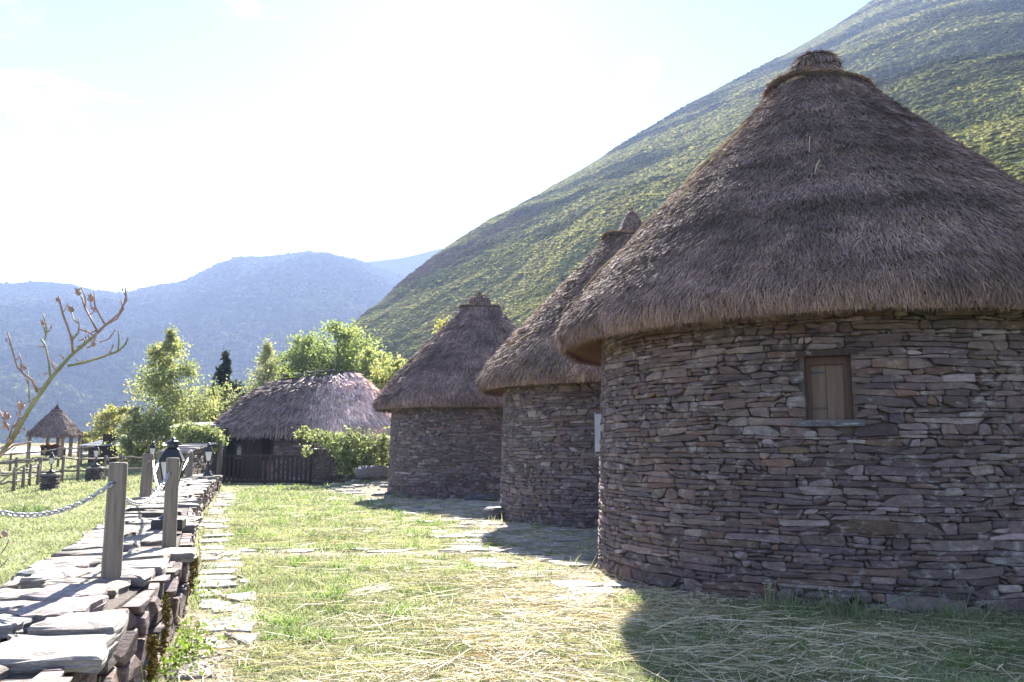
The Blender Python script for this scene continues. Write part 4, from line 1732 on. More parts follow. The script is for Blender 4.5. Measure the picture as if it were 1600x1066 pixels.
def row_cells():
    polys = rubble(0, 4.6, 0, 0.42, 0.28, 0.42, 0.55, 1.6, 721, gap=0.04)
    rr = random.Random(4)
    return [np.stack([-4.0 + Q[:, 0], 12.0 + Q[:, 1] + 0.02 * Q[:, 0]], -1) for Q in polys if rr.random() > 0.22]


slab_field("slab_row", "", row_cells(), 2, 1.05)


def apron_cells():
    out = []
    rr = random.Random(6)
    polys = rubble(0, 3.4, 0, 22.5, 0.42, 0.72, 0.62, 1.1, 731, gap=0.03)
    for Q in polys:
        P = np.stack([Q[:, 0] - 5.5, Q[:, 1] + 7.9], -1)
        # lean the strip so it follows the huts
        P[:, 0] += np.interp(P[:, 1], [7.9, 12, 17, 21.5, 25.5, 30.5], [5.7, 4.7, 3.6, 2.2, 0.7, -1.8])
        c = P.mean(0)
        if any(math.hypot(c[0] - hx, c[1] - hy) < HUT_R + 0.02 for hx, hy in HUT_XY):
            continue
        if c[0] > 3.0 or rr.random() < (0.5 if c[1] < 11 else 0.3):
            continue
        out.append(P)
    return out


slab_field("hut_paving", "", apron_cells(), 3, 1.05)

# ------------------------------------------------------------------ wooden posts with chains
POSTS = [(-3.22, 4.95, 0.80, 0.06, ""), (-2.70, 5.76, 0.82, 0.062, ""), (-3.17, 7.87, 0.83, 0.060, ""), (-6.70, 15.44, 0.83, 0.10, ""), (-7.42, 17.8, 0.82, 0.085, ""), (-10.2, 26.6, 0.80, 0.10, "")]
POST_LABEL = ["wooden post at the left end of the long sagging chain, at the picture's edge",
              "tall round wooden post in front, nearest on the wall, chain on both sides",
              "round wooden post standing in front of the big black lantern on the wall",
              "thick wooden post at the left edge of the wall, behind the nearest post",
              "wooden post on the wall just left of and behind the big lantern",
              "small far wooden post on the wall between the big lantern and the small lamp"]
post_tops = []
for i, (x, y, h, r, _) in enumerate(POSTS):
    z = WALL_TOP - 0.03
    lean = Vector((random.uniform(-.02, .02), random.uniform(-.02, .02), 0))
    top = Vector((x, y, z + h)) + lean
    post_tops.append((Vector((x, y, z)), top, r))
    m = MB()
    base = Vector((x, y, z - 0.05))
    pts = [base + (top - base) * t for t in (0, .12, .3, .5, .7, .88, .985, 1.0)]
    rad = [r * 1.04, r * 1.03, r * 1.02, r * 1.0, r * .99, r * .98, r * .97, r * .88]
    m.tube(pts, rad, 16, True, 0.012)
    root = thing("wooden_post", (x, y, z), POST_LABEL[i], "post", "wooden chain posts on the wall")
    m.build("shaft", M['wood'], root, True)
    m = MB()
    s = Vector((0.0, -r * 0.98, 0)) + top - Vector((0, 0, 0.13 * h / 0.8))
    m.tube([s + Vector((-.012, 0.01, 0)), s + Vector((-.012, -.02, -.004)), s + Vector((.012, -.02, -.004)), s + Vector((.012, 0.01, 0))], 0.005, 6)
    m.build("staple", M['iron'], root)


def chain(p, q, sag, label, link=0.05, wire=0.006):
    p, q = Vector(p), Vector(q)
    L = (q - p).length
    n = 90
    pts = [p.lerp(q, i / n) - Vector((0, 0, sag * 4 * (i / n) * (1 - i / n))) for i in range(n + 1)]
    # step along by one link pitch
    pitch = link * 0.72
    acc = [0]
    for i in range(n):
        acc.append(acc[-1] + (pts[i + 1] - pts[i]).length)
    cnt = int(acc[-1] / pitch)
    m = MB()
    for k in range(cnt):
        s = (k + 0.5) * acc[-1] / cnt
        i = max(j for j in range(n) if acc[j] <= s)
        f = (s - acc[i]) / (acc[i + 1] - acc[i])
        c = pts[i].lerp(pts[i + 1], f)
        t = (pts[i + 1] - pts[i]).normalized()
        up = Vector((0, 0, 1))
        sd = t.cross(up).normalized()
        up = sd.cross(t)
        ax = (sd + up).normalized() if k % 2 == 0 else (sd - up).normalized()
        ring = []
        for j in range(10):
            a = 2 * math.pi * j / 10
            ring.append(c + t * (math.cos(a) * link * 0.5) + ax * (math.sin(a) * link * 0.30))
        ring.append(ring[0])
        m.tube(ring, wire, 5, False)
    root = m.build("chain", M['galv'], None, True)
    tag(root, label, "chain", "galvanised chains between the posts")
    return root


def hook(i):
    b, t, r = post_tops[i]
    return t - Vector((0, r + 0.012, 0.135))


chain(hook(0), hook(1), 0.17, "long sagging chain running left from the nearest post out of the picture")
chain(hook(1) + Vector((0.0, 0, -.01)), hook(2), 0.20, "sagging chain between the nearest post and the post at the big lantern")
chain(hook(2) + Vector((0.0, 0.06, -.01)), hook(3) + Vector((.1, .1, 0)), 0.30, "steep looking pale chain behind the post at the big lantern", 0.055, 0.006)
chain(hook(3) + Vector((.06, .02, 0)), hook(4), 0.24, "short deep hanging chain loop between the two posts left of the lantern", 0.065, 0.008)
chain(hook(4), hook(5), 0.45, "far thin chain running from the lantern to the last post on the wall", 0.07, 0.008)

# ------------------------------------------------------------------ lanterns
PED_LABEL = "lamp pedestals on the lawn"


def lantern(x, y, z, h, label, base='pier', rz=0.3, detail=True):
    """black garden lantern: foot, stem, tapered glass body, roof with chimney and finial"""
    root = thing("garden_lantern", (x, y, z), label, "lamp", "black garden lanterns")
    c = Vector((x, y, z))
    s = h
    m = MB()
    if base == 'pier':
        m.box(c + Vector((0, 0, 0.055 * s)), (0.32 * s, 0.32 * s, 0.11 * s), rz, ch=0.012 * s)
        m.lathe([(0.12 * s, 0.108 * s), (0.09 * s, 0.14 * s), (0.05 * s, 0.18 * s), (0.035 * s, 0.24 * s), (0.03 * s, 0.30 * s), (0.045 * s, 0.33 * s), (0.028 * s, 0.36 * s), (0.03 * s, 0.42 * s), (0.06 * s, 0.44 * s)], c, 14)
    else:
        m.lathe([(0.15 * s, 0.0), (0.145 * s, 0.03 * s), (0.10 * s, 0.09 * s), (0.05 * s, 0.16 * s), (0.038 * s, 0.24 * s), (0.032 * s, 0.33 * s), (0.05 * s, 0.36 * s), (0.028 * s, 0.38 * s), (0.03 * s, 0.42 * s), (0.06 * s, 0.44 * s)], c, 14)
    m.build("foot", M['iron'], root, False)
    zb, zt = 0.44 * s, 0.74 * s
    wb, wt = 0.060 * s, 0.112 * s
    Rm = Matrix.Rotation(rz, 3, 'Z')

    def P(ix, iy, w, zz):
        return c + Rm @ Vector((ix * w, iy * w, zz))
    cor = [(-1, -1), (1, -1), (1, 1), (-1, 1)]
    m = MB()
    for (ix, iy) in cor:
        m.tube([P(ix, iy, wb, zb), P(ix, iy, wt, zt)], 0.009 * s, 6)
    for w, zz in ((wb, zb), (wt, zt)):
        for k in range(4):
            m.tube([P(*cor[k], w, zz), P(*cor[(k + 1) % 4], w, zz)], 0.011 * s, 6)
    m.build("frame", M['iron'], root)
    for k in range(4):
        a, b = cor[k], cor[(k + 1) % 4]
        q = [P(*a, wb * .95, zb + .01 * s), P(*b, wb * .95, zb + .01 * s), P(*b, wt * .97, zt - .01 * s), P(*a, wt * .97, zt - .01 * s)]
        cen = sum(q, Vector()) / 4
        inw = (c + Vector((0, 0, cen.z - c.z)) - cen).normalized() * 0.006
        m = MB()
        m.put(q + [p + inw for p in q], [(0, 1, 2, 3), (7, 6, 5, 4), (0, 4, 5, 1), (1, 5, 6, 2), (2, 6, 7, 3), (3, 7, 4, 0)])
        m.build("pane", M['lamp_glass'], root)
    m = MB()
    for k4, (w, zz) in enumerate(()):
        pass
    prof = [(wt * 1.50, 0.738 * s), (wt * 1.52, 0.75 * s), (wt * 1.22, 0.80 * s), (wt * 0.85, 0.865 * s), (wt * 0.55, 0.885 * s)]
    m.lathe(prof, c, 4, True, True, 0, rz + math.pi / 4)
    roof = m.build("lamp_roof", M['iron'], root)
    m = MB()
    m.lathe([(wt * 0.52, 0.885 * s), (wt * 0.52, 0.925 * s), (wt * 0.68, 0.93 * s), (wt * 0.60, 0.955 * s), (wt * 0.22, 0.965 * s), (wt * 0.12, 0.98 * s), (wt * 0.2, 0.99 * s), (wt * 0.06, 1.0 * s)], c, 12)
    m.build("chimney", M['iron'], roof)
    return root


lantern(-3.70, 9.15, WALL_TOP + 0.03, 0.98, "big black lantern with white glass standing on the wall behind a wooden post", 'pier', 0.25)
lantern(-9.75, 27.0, WALL_TOP + 0.03, 1.06, "small black lantern on the far end of the wall before the gate", 'bell', 0.3)


def pedestal(x, y, w, h, label, seed):
    z = ground_z(x, y)
    root = thing("lamp_pedestal", (x, y, z), label, "pedestal", PED_LABEL)
    rr = np.random.default_rng(seed)
    m = MB()
    m.box((x, y, z + h / 2 - 0.05), (w - .06, w - .06, h + 0.1), 0.2)
    m.build("core", M['core'], root)
    Rz = Matrix.Rotation(0.2, 3, 'Z')
    nrow = 6
    for i in range(nrow):
        zz = z + h * (i + 0.5) / nrow
        for side in range(4):
            u = -w / 2
            while u < w / 2 - 0.03:
                L = min(rr.uniform(0.12, 0.3), w / 2 - u)
                if w / 2 - u - L < 0.06:
                    L = w / 2 - u
                Rs = Rz @ Matrix.Rotation(side * math.pi / 2, 3, 'Z')
                p = Rs @ Vector((u + L / 2, -w / 2 + 0.02 + rr.uniform(-.012, .012), 0))
                m = MB()
                m.box((x + p.x, y + p.y, zz), (L - 0.012, 0.06, h / nrow - 0.012), jit=0.006, ch=0.008, M=Rs)
                cc = stone_colour(rr) * 0.6
                if side in (0, 1, 3):
                    m.build("stone", M['stone'], root, col=np.tile(cc, (len(m.V), 1)), center=True)
                u += L
    m = MB()
    m.box((x, y, z + h + 0.03), (w + 0.06, w + 0.06, 0.07), 0.2, 0.006, 0.015)
    m.build("capstone", M['slate'], root, col=np.tile([0.16, 0.145, 0.15], (len(m.V), 1)))
    return z + h + 0.065


zE = pedestal(-14.35, 26.2, 0.42, 0.42, "smaller stone pedestal on the lawn, the leftmost, carrying a lantern", 81)
lantern(-14.35, 26.2, zE, 0.66, "leftmost small lantern, on the smaller stone pedestal by the rail fence", 'pier', 0.3)
zD = pedestal(-14.95, 30.2, 0.50, 0.48, "darker square stone pedestal on the lawn in front of the slate roofed shed", 82)
lantern(-14.95, 30.2, zD, 0.80, "lantern on the dark square pedestal in front of the slate roofed shed", 'pier', 0.3)
zC = pedestal(-13.7, 32.0, 0.40, 0.52, "stone pedestal half hidden behind the thick post and rail", 83)
lantern(-13.7, 32.0, zC, 0.98, "lantern before the birch tree, just left of the big lantern's top", 'pier', 0.3)


# ------------------------------------------------------------------ pole fences
def pole_fence(label, pts, post_h, r, rails, name="pole_fence", mat='wood'):
    """pts: list of (x, y); rails: heights"""
    x0, y0 = pts[0]
    root = thing(name, (x0, y0, ground_z(x0, y0)), label, "fence")
    tops = []
    for (x, y) in pts:
        z = ground_z(x, y)
        m = MB()
        h = post_h * random.uniform(0.94, 1.08)
        m.tube([(x, y, z - .1), (x + random.uniform(-.02, .02), y, z + h * .5), (x + random.uniform(-.03, .03), y, z + h)], [r * 1.05, r, r * .92], 9)
        m.build("post", M[mat], root, True, center=True)
        tops.append(Vector((x, y, z)))
    for a, b in zip(tops[:-1], tops[1:]):
        for hr in rails:
            m = MB()
            o = Vector((0, -r * 1.3, 0))
            j = [random.uniform(-.03, .03) for _ in range(4)]
            d = (b - a) * 0.04
            m.tube([a - d + o + Vector((0, 0, hr + j[0])), a.lerp(b, .35) + o + Vector((0, 0, hr + j[1])), a.lerp(b, .7) + o + Vector((0, 0, hr + j[2])), b + d + o + Vector((0, 0, hr + j[3]))],
                   [r * .75, r * .68, r * .66, r * .6], 7)
            m.build("rail", M[mat], root, True, center=True)
    return root


def gpt(px, Y):
    p = at(px, 700, Y)
    return (p.x, Y)


pole_fence("grey pole fence with two rails behind the lamp pedestals on the left lawn", [gpt(-20, 28.5), gpt(28, 28.8), gpt(64, 29.3), gpt(100, 30.2), gpt(124, 31.4), gpt(166, 33.0), gpt(191, 34.0), gpt(232, 34.6)], 0.95, 0.055, (0.42, 0.86))
pole_fence("lower pole fence running down to the left edge of the lawn", [gpt(-30, 24.5), gpt(2, 25.3), gpt(26, 26.2), gpt(40, 27.0), gpt(50, 27.8), gpt(62, 28.6)], 0.72, 0.05, (0.30, 0.62))
pole_fence("farther pole fence along the mound below the thatched gazebo", [gpt(-16, 41), gpt(18, 41.5), gpt(44, 42), gpt(92, 43), gpt(128, 43.5), gpt(150, 44)], 1.0, 0.06, (0.45, 0.9))
pole_fence("dark thin handrail climbing the slope right of the thatched gazebo", [gpt(108, 52), gpt(128, 55), gpt(145, 58), gpt(164, 62)], 1.3, 0.04, (0.6, 1.2), mat='wood_dark')


# ------------------------------------------------------------------ thatched gazebo
def sheaf(center_fn, n, blen, bwid, name, parent, golden=0.02, gain=1.0):
    """straw over an arbitrary slope: center_fn(n) -> root, down, normal"""
    rt, down, nrm = center_fn(n)
    sd = np.cross(down, nrm)
    d = down + sd * (rng.normal(size=(n, 1)) * 0.18) + nrm * (np.abs(rng.normal(size=(n, 1))) * 0.15 + 0.06)
    V, F, C = ribbons(rt + nrm * 0.01, d, sd + 0.4 * nrm * rng.normal(size=(n, 1)), -np.array([0, 0, 1.0]) * np.full((n, 1), 0.02), blen * (0.5 + 0.9 * rng.random(n)), bwid * (0.6 + 0.8 * rng.random(n)),
                      thatch_cols(n, golden) * gain, 1, 0.5)
    return add(name, V, F, M['thatch'], parent, C, kind="stuff")


def build_gazebo():
    X, Y = -27.6, 50.6
    z = ground_z(X, Y)
    root = thing("gazebo", (X, Y, z), "open thatched gazebo on timber posts on the mound at far left", "gazebo")
    w = 0.98
    hp = 2.45 - z
    eave = 2.36
    for (ix, iy) in ((-1, -1), (1, -1), (-1, 1), (1, 1), (-.35, 1), (1, 0)):
        m = MB()
        p = Vector((X + ix * w, Y + iy * w, 0))
        m.box((p.x, p.y, (z + eave) / 2 - 0.05), (0.15, 0.15, eave - z + 0.3), 0.1, ch=0.012)
        m.build("post", M['wood_tan'], root)
    for (dx, dy, sx, sy) in ((0, -w, 2 * w + .3, 0.14), (0, w, 2 * w + .3, 0.14), (-w, 0, 0.14, 2 * w - .16), (w, 0, 0.14, 2 * w - .16)):
        m = MB()
        m.box((X + dx, Y + dy, eave + 0.10), (sx, sy, 0.16), 0.0, ch=0.01)
        m.build("beam", M['wood_tan'], root)
    # roof: rounded square, steep
    na = 64
    prof = [(0.24, 3.84), (0.33, 3.68), (0.60, 3.34), (0.90, 2.94), (1.13, 2.54), (1.25, 2.34), (1.25, 2.24), (1.16, 2.22), (0.9, 2.5)]

    def rr_(t, r):
        c, s = abs(math.cos(t)), abs(math.sin(t))
        k = 1 / ((c ** 5 + s ** 5) ** 0.2)
        return r * (1 + (k - 1) * min(1, r / 1.2))
    V = []
    for (r, zz) in prof:
        for k in range(na):
            t = 2 * math.pi * k / na
            q = rr_(t, r) + 0.03 * float(fbm(np.array([t * 3]), np.array([zz * 3]), 4, 3)[0])
            V.append((X + q * math.cos(t), Y + q * math.sin(t), zz))
    F = [(i * na + k, (i + 1) * na + k, (i + 1) * na + (k + 1) % na, i * na + (k + 1) % na) for i in range(len(prof) - 1) for k in range(na)]
    roof = add("roof", V, F, M['thatch_base'], root, None, True)
    pr, pz, L = revolve_profile(prof[:7], 30)

    def fn(n):
        cdf = np.cumsum(pr) / pr.sum()
        s = np.interp(rng.random(n), cdf, np.linspace(0, 1, 30)) * 28.9
        k = s.astype(int)
        t = rng.random(n) * 6.283
        c, sn = np.abs(np.cos(t)), np.abs(np.sin(t))
        kk = 1 / ((c ** 5 + sn ** 5) ** 0.2)
        r = pr[k] * (1 + (kk - 1) * np.minimum(1, pr[k] / 1.2))
        er = np.stack([np.cos(t), np.sin(t), 0 * t], -1)
        dr, dz = pr[k + 1] - pr[k], pz[k + 1] - pz[k]
        l = np.hypot(dr, dz)
        dr, dz = dr / l, dz / l
        ez = np.array([0, 0, 1.0])
        rt = np.array([X, Y, 0]) + er * r[:, None] + ez * pz[k][:, None]
        return rt, er * dr[:, None] + ez * dz[:, None], er * (-dz)[:, None] + ez * dr[:, None]
    sheaf(fn, 9000, 0.16, 0.024, "straw_cover", roof)
    m = MB()
    m.lathe([(0.34, 3.70), (0.33, 3.78), (0.25, 3.80), (0.19, 3.89), (0.10, 4.02), (0.02, 4.16)], (X, Y, 0), 14, True, True, 0.05)
    m.build("roof_cap", M['thatch_base'], root, True)
    # a low trough with orange flowers on the near side
    zz = ground_z(X, Y - w)
    m = MB()
    m.box((X + 0.05, Y - w * 0.2, zz + 0.42), (1.3, 0.4, 0.5), 0, ch=0.02)
    t = m.build("flower_trough", M['wood_dark'])
    tag(t, "dark wooden trough with orange flowers under the thatched gazebo", "planter")
    n = 260
    rt = np.array([X - 0.1, Y - w * 0.2, zz + 0.68]) + (rng.random((n, 3)) - .5) * np.array([1.0, 0.4, 0.10])
    c = np.where((rng.random(n) < 0.6)[:, None], np.array([0.62, 0.12, 0.04]), np.array([0.07, 0.11, 0.03]))
    V, F, C = ribbons(rt, rand_dirs(n) + np.array([0, 0, .8]), rand_dirs(n), np.zeros((n, 3)), 0.10 + 0.08 * rng.random(n), 0.09 + 0 * rt[:, 0], c, 1, 0.6)
    add("flowers", V, F, M['leaf'], t, C, kind="stuff")


build_gazebo()


def build_shed():
    X, Y = -21.0, 46.0
    z = ground_z(X, Y) - 0.1
    root = thing("shed", (X, Y, z), "small dark shed with a grey hipped slate roof left of the birch", "shed")
    w, d = 1.55, 1.4
    ze = 1.62
    m = MB()
    m.box((X, Y, (z + ze) / 2), (2 * w, 2 * d, ze - z + .1), 0.05)
    m.build("wall", M['plaster'], root)
    za = 2.22
    ov = 0.38
    # slates in courses on the two faces towards the courtyard, each a thin tile
    for nm, (A, B, T0, T1) in (("front", ((X - w - ov, Y - d - ov, ze), (X + w + ov, Y - d - ov, ze), (X - .3, Y, za), (X + .3, Y, za))),
                               ("left", ((X - w - ov, Y + d + ov, ze), (X - w - ov, Y - d - ov, ze), (X - .3, Y, za), (X - .3, Y, za))),
                               ("right", ((X + w + ov, Y - d - ov, ze), (X + w + ov, Y + d + ov, ze), (X + .3, Y, za), (X + .3, Y, za))),
                               ("back", ((X + w + ov, Y + d + ov, ze), (X - w - ov, Y + d + ov, ze), (X + .3, Y, za), (X - .3, Y, za)))):
        A, B, T0, T1 = map(Vector, (A, B, T0, T1))
        m = MB()
        nrow = 6
        for i in range(nrow):
            f0, f1 = i / nrow, (i + 1.25) / nrow
            l0, r0 = A.lerp(T0, f0), B.lerp(T1, f0)
            l1, r1 = A.lerp(T0, min(f1, 1)), B.lerp(T1, min(f1, 1))
            up = Vector((0, 0, 0.03))
            m.put([l0 + up, r0 + up, r1 + up * .4, l1 + up * .4, l0 - up * .2, r0 - up * .2, r1 - up * .4, l1 - up * .4], [(0, 1, 2, 3), (0, 4, 5, 1), (1, 5, 6, 2), (3, 7, 4, 0), (7, 6, 5, 4)])
        m.build("roof_face", M['roof_slate'], root)
    m = MB()
    m.box((X - 0.4, Y - d - 0.03, z + 0.75), (0.7, 0.06, 1.4), 0.05)
    m.build("door", M['wood_dark'], root)


build_shed()


def build_lean_roof():
    """grey slate edge that shows between the birch and the long house"""
    p = at(318, 664, 39)
    root = thing("lean_to", (p.x, p.y, 0), "low grey slate lean-to roof left of the thatched long house", "lean-to")
    m = MB()
    m.box((p.x - .3, p.y + .6, p.z + 0.03), (2.4, 1.9, 0.07), 0.1, 0.02, 0.01, M=Matrix.Rotation(0.12, 3, 'X') @ Matrix.Rotation(-0.04, 3, 'Y'))
    m.build("roof", M['roof_slate'], root)
    for dx in (-1.2, 0.7):
        m = MB()
        m.box((p.x + dx, p.y + .2, p.z / 2 - .05), (0.16, 0.16, p.z - .02), 0, 0, 0.01)
        m.build("post", M['wood_dark'], root)
    m = MB()
    m.box((p.x - .3, p.y + 1.5, p.z / 2 - 0.1), (2.3, 0.3, p.z - .1), 0.0)
    m.build("back_wall", M['core'], root)


build_lean_roof()


# ------------------------------------------------------------------ thatched long house
def build_longhouse():
    CX, CY = -9.95, 41.2
    rot = R_(6)
    z0 = 0.0
    root = thing("long_house", (CX, CY, z0), "long low stone house with a rounded grey thatch roof behind the gate", "house")
    ca, sa = math.cos(rot), math.sin(rot)

    def loc(x, y, z):
        return np.stack([CX + x * ca - y * sa, CY + x * sa + y * ca, z0 + z], -1)

    def stadium(t, a, b, n_=2.6):
        c, s = np.cos(t), np.sin(t)
        k = (np.abs(c) ** n_ + np.abs(s) ** n_) ** (-1 / n_)
        return a * c * k, b * s * k
    # walls
    n = 120
    t = np.linspace(0, 2 * np.pi, n, endpoint=False)
    x, y = stadium(t, 3.85, 2.75, 3.2)
    V = np.concatenate([loc(x, y, np.full(n, -.2)), loc(x, y, np.full(n, 2.75))])
    F = [(i, (i + 1) % n, n + (i + 1) % n, n + i) for i in range(n)]
    wall = add("wall", V, F, M['core'], root, None, True)
    per = np.concatenate([[0], np.cumsum(np.hypot(np.diff(np.append(x, x[0])), np.diff(np.append(y, y[0]))))])
    tt = np.append(t, 2 * np.pi)

    def fm(u, v, d):
        ang = np.interp(u, per, tt)
        xx, yy = stadium(ang, 3.85 + d, 2.75 + d, 3.2)
        return loc(xx, yy, v)
    uf = [float(np.interp(a, tt, per)) for a in (math.pi * 0.95, math.pi * 2.0)]
    # door and window openings on the front, in wall length coordinates
    polys = rubble(uf[0], uf[1], 0, 2.6, 0.07, 0.15, 0.36, 2.8, 811, gap=0.008)
    lay_stones(polys, fm, lambda u, v: np.array([0, -1.0, 0]), wall, 812, most=0, proud=(0.0, 0.05), gain=1.4, rest="wall_stones")
    # openings: a dark doorway, a boarded window, a glazed window, a second doorway
    for nm, px, Wd, zb, zt, mt in (("door", 366, 0.75, 0.0, 1.98, 'dark'), ("door", 395, 0.62, 0.0, 1.98, 'wood_dark'), ("window", 418, 0.40, 0.95, 1.95, 'dark'), ("window", 379, 0.42, 1.0, 1.65, 'glass')):
        p = at(px, 700, 38.4)
        m = MB()
        m.box((p.x, 38.36 + 0.012 * abs(px - 380) * 0.0, (zb + zt) / 2), (Wd, 0.22, zt - zb), rot, ch=0.005)
        o = m.build(nm, M[mt], root)
        m = MB()
        for sx in (-1, 1):
            m.box((p.x + sx * (Wd / 2 + .04) * ca, 38.30 + sx * (Wd / 2 + .04) * sa, (zb + zt) / 2), (0.08, 0.2, zt - zb), rot)
        m.box((p.x, 38.30, zt + 0.05), (Wd + .2, 0.2, 0.10), rot)
        m.build("frame", M['wood_dark'], o)
    # corner post of the porch
    for px in (352, 344):
        p = at(px, 700, 38.0)
        m = MB()
        m.tube([(p.x, 38.0, -.1), (p.x, 38.0, 2.4)], 0.08, 8)
        m.build("porch_post", M['wood_dark'], root, True)
    # roof: loft from the ridge to an oval eave, tall on the right, falling to the left
    na, ns = 160, 36
    prof_s = np.linspace(0, 1, ns)

    def surf(s, tq):
        ex, ey = stadium(tq, 4.55, 3.45, 2.5)
        rx = np.clip(ex * 0.42 + 0.35, -1.5, 2.05)
        ry = 0.04 * ey
        zr = 4.86 + 0.13 * (rx + 1.5)
        ze = 2.36 - 0.012 * (ex)
        px = rx * (1 - s) + ex * s
        py = ry * (1 - s) + ey * s
        bul = 0.30 * np.sin(np.pi * s) ** 1.2 + 0.10 * fbm(tq * 4, s * 6, 88, 4) * 2
        z = zr * (1 - s) + ze * s + bul
        z = z - 0.25 * smooth(0.93, 1.0, s) ** 2
        return loc(px, py, z)
    S, T = np.meshgrid(prof_s, np.linspace(0, 2 * np.pi, na, endpoint=False), indexing='ij')
    P = surf(S.ravel(), T.ravel()).reshape(ns, na, 3)
    lip = P[-1] * 1.0
    inn = lip.copy()
    cc = np.array([CX, CY])
    inn[:, :2] = cc + (lip[:, :2] - cc) * 0.80
    inn[:, 2] += 0.12
    P = np.concatenate([P, lip[None] - np.array([0, 0, .06]), inn[None]])
    i = np.arange(ns + 1)[:, None]
    j = np.arange(na)[None, :]
    a = i * na + j
    b = i * na + (j + 1) % na
    F = np.stack([a, a + na, b + na, b], -1).reshape(-1, 4)
    roof = add("roof", P.reshape(-1, 3), F, M['thatch_base'], root, None, True)

    def fn(n):
        s = np.sqrt(rng.random(n)) * 0.985
        tq = math.pi + rng.random(n) * math.pi * 1.35 - 0.35
        p0 = surf(s, tq)
        p1 = surf(np.minimum(s + 0.02, 1.0), tq)
        p2 = surf(s, tq + 0.01)
        dn = p1 - p0
        dn /= np.linalg.norm(dn, axis=1, keepdims=True)
        sd = p2 - p0
        nn = np.cross(dn, sd)
        nn /= np.linalg.norm(nn, axis=1, keepdims=True) + 1e-9
        nn *= np.sign(nn[:, 2:3])
        return p0, dn, nn
    # shaggy bundles: wider blades, silvery right end with grazing sunlight painted into its colour
    n = 26000
    rt, dn, nn = fn(n)
    sd = np.cross(dn, nn)
    d = dn + sd * (rng.normal(size=(n, 1)) * 0.2) + nn * (np.abs(rng.normal(size=(n, 1))) * 0.18 + 0.10)
    lx = (rt[:, 0] - CX) * ca + (rt[:, 1] - CY) * sa
    pale = 1.2 + smooth(-0.4, 2.0, lx) * (2.3 + 3.0 * np.clip(fbm(rt[:, 0] * 1.6, rt[:, 2] * 2.2, 19, 3), -0.2, 0.5))
    c = thatch_cols(n, 0.0) * pale[:, None] * np.array([0.93, 1.0, 1.0])
    V, F, C = ribbons(rt, d, sd + 0.35 * nn * rng.normal(size=(n, 1)), -np.array([0, 0, 1.0]) * np.full((n, 1), 0.04), 0.30 + 0.25 * rng.random(n), 0.035 + 0.05 * rng.random(n) ** 2, c, 1, 0.4)
    add("straw_cover", V, F, M['thatch'], roof, C, kind="stuff")
    # ridge turf and stones
    for k in range(5):
        s = -1.3 + k * 0.55 + random.uniform(-.15, .15)
        q = loc(np.array(s), np.array(0.0), np.array(5.02 + 0.13 * (s + 1.5) + 0.02 * random.random()))
        m = MB()
        m.box(q, (random.uniform(.25, .45), 0.3, 0.10), random.uniform(-.4, .4), 0.04, 0.02)
        m.build("ridge_stone", M['slate'], roof, col=np.tile(np.array([0.15, 0.13, 0.12]) * random.uniform(.6, 1.5), (len(m.V), 1)))


build_longhouse()


# ------------------------------------------------------------------ slatted gate
def build_gate():
    A, B = Vector((-11.75, 34.1, 0.02)), Vector((-8.15, 33.75, 0.05))
    root = thing("slatted_gate", (A + B) / 2, "dark wooden slatted gate closing the far end of the courtyard", "gate")
    t = (B - A).normalized()
    rz = math.atan2(t.y, t.x)
    L = (B - A).length
    n = 19
    for i in range(n):
        u = 0.12 + (L - 0.24) * i / (n - 1)
        p = A + t * u
        m = MB()
        w = 0.105 if i % 2 == 0 else 0.085
        h = 1.08 + random.uniform(-.02, .02)
        mt = M['wood_red'] if i == 10 else M['wood_dark']
        m.box((p.x, p.y, 0.10 + h / 2), (w, 0.03, h), rz, ch=0.004)
        m.build("slat", mt, root, center=True)
    for zz in (0.16, 1.17):
        m = MB()
        p = A + t * (L / 2)
        q = Vector((-t.y, t.x, 0)) * 0.04
        m.box((p.x + q.x, p.y + q.y, zz), (L - 0.02, 0.05, 0.10), rz, ch=0.006)
        m.build("rail", M['wood_dark'], root)
    p = A + t * (L / 2 - 0.02)
    m = MB()
    m.box((p.x, p.y + 0.1, 0.58), (0.11, 0.08, 1.16), rz, ch=0.008)
    m.build("centre_stile", M['wood_dark'], root)
    for (P, h, r, lab) in ((A - t * 0.12, 2.05 - 0.35, 0.10, "round timber gate post at the left end of the gate"), (B + t * 0.12, 1.68, 0.10, "round timber gate post at the right end, under the bush")):
        m = MB()
        m.tube([(P.x, P.y, -.1), (P.x, P.y, h * .6), (P.x + .02, P.y, h)], [r * 1.05, r, r * .92], 12, True, 0.02)
        o = m.build("gate_post", M['wood'] if 'left' in lab else M['wood_dark'], None, True)
        tag(o, lab, "post")


build_gate()


# ------------------------------------------------------------------ boulders
def boulder(name, label, c, size, rz, seed, colr, cat="rock"):
    n, mth = 22, 12
    V = []
    F = []
    rr = np.random.default_rng(seed)
    for i in range(mth + 1):
        th = math.pi * i / mth
        for k in range(n):
            ph = 2 * math.pi * k / n
            d = np.array([math.sin(th) * math.cos(ph), math.sin(th) * math.sin(ph), math.cos(th)])
            d = np.sign(d) * np.abs(d) ** 0.75
            q = 1 + 0.35 * float(fbm(np.array([d[0] * 1.7 + seed]), np.array([d[1] * 1.7 + d[2] * 2.1]), seed, 4)[0])
            V.append(d * q * np.array(size) / 2)
    V = np.array(V)
    c_, s_ = math.cos(rz), math.sin(rz)
    V = np.stack([V[:, 0] * c_ - V[:, 1] * s_, V[:, 0] * s_ + V[:, 1] * c_, V[:, 2]], -1) + np.array(c)
    F = [(i * n + k, i * n + (k + 1) % n, (i + 1) * n + (k + 1) % n, (i + 1) * n + k) for i in range(mth) for k in range(n)]
    o = add(name, V, F, M['slate'], None, np.tile(colr, (len(V), 1)), False, center=True)
    return tag(o, label, cat)


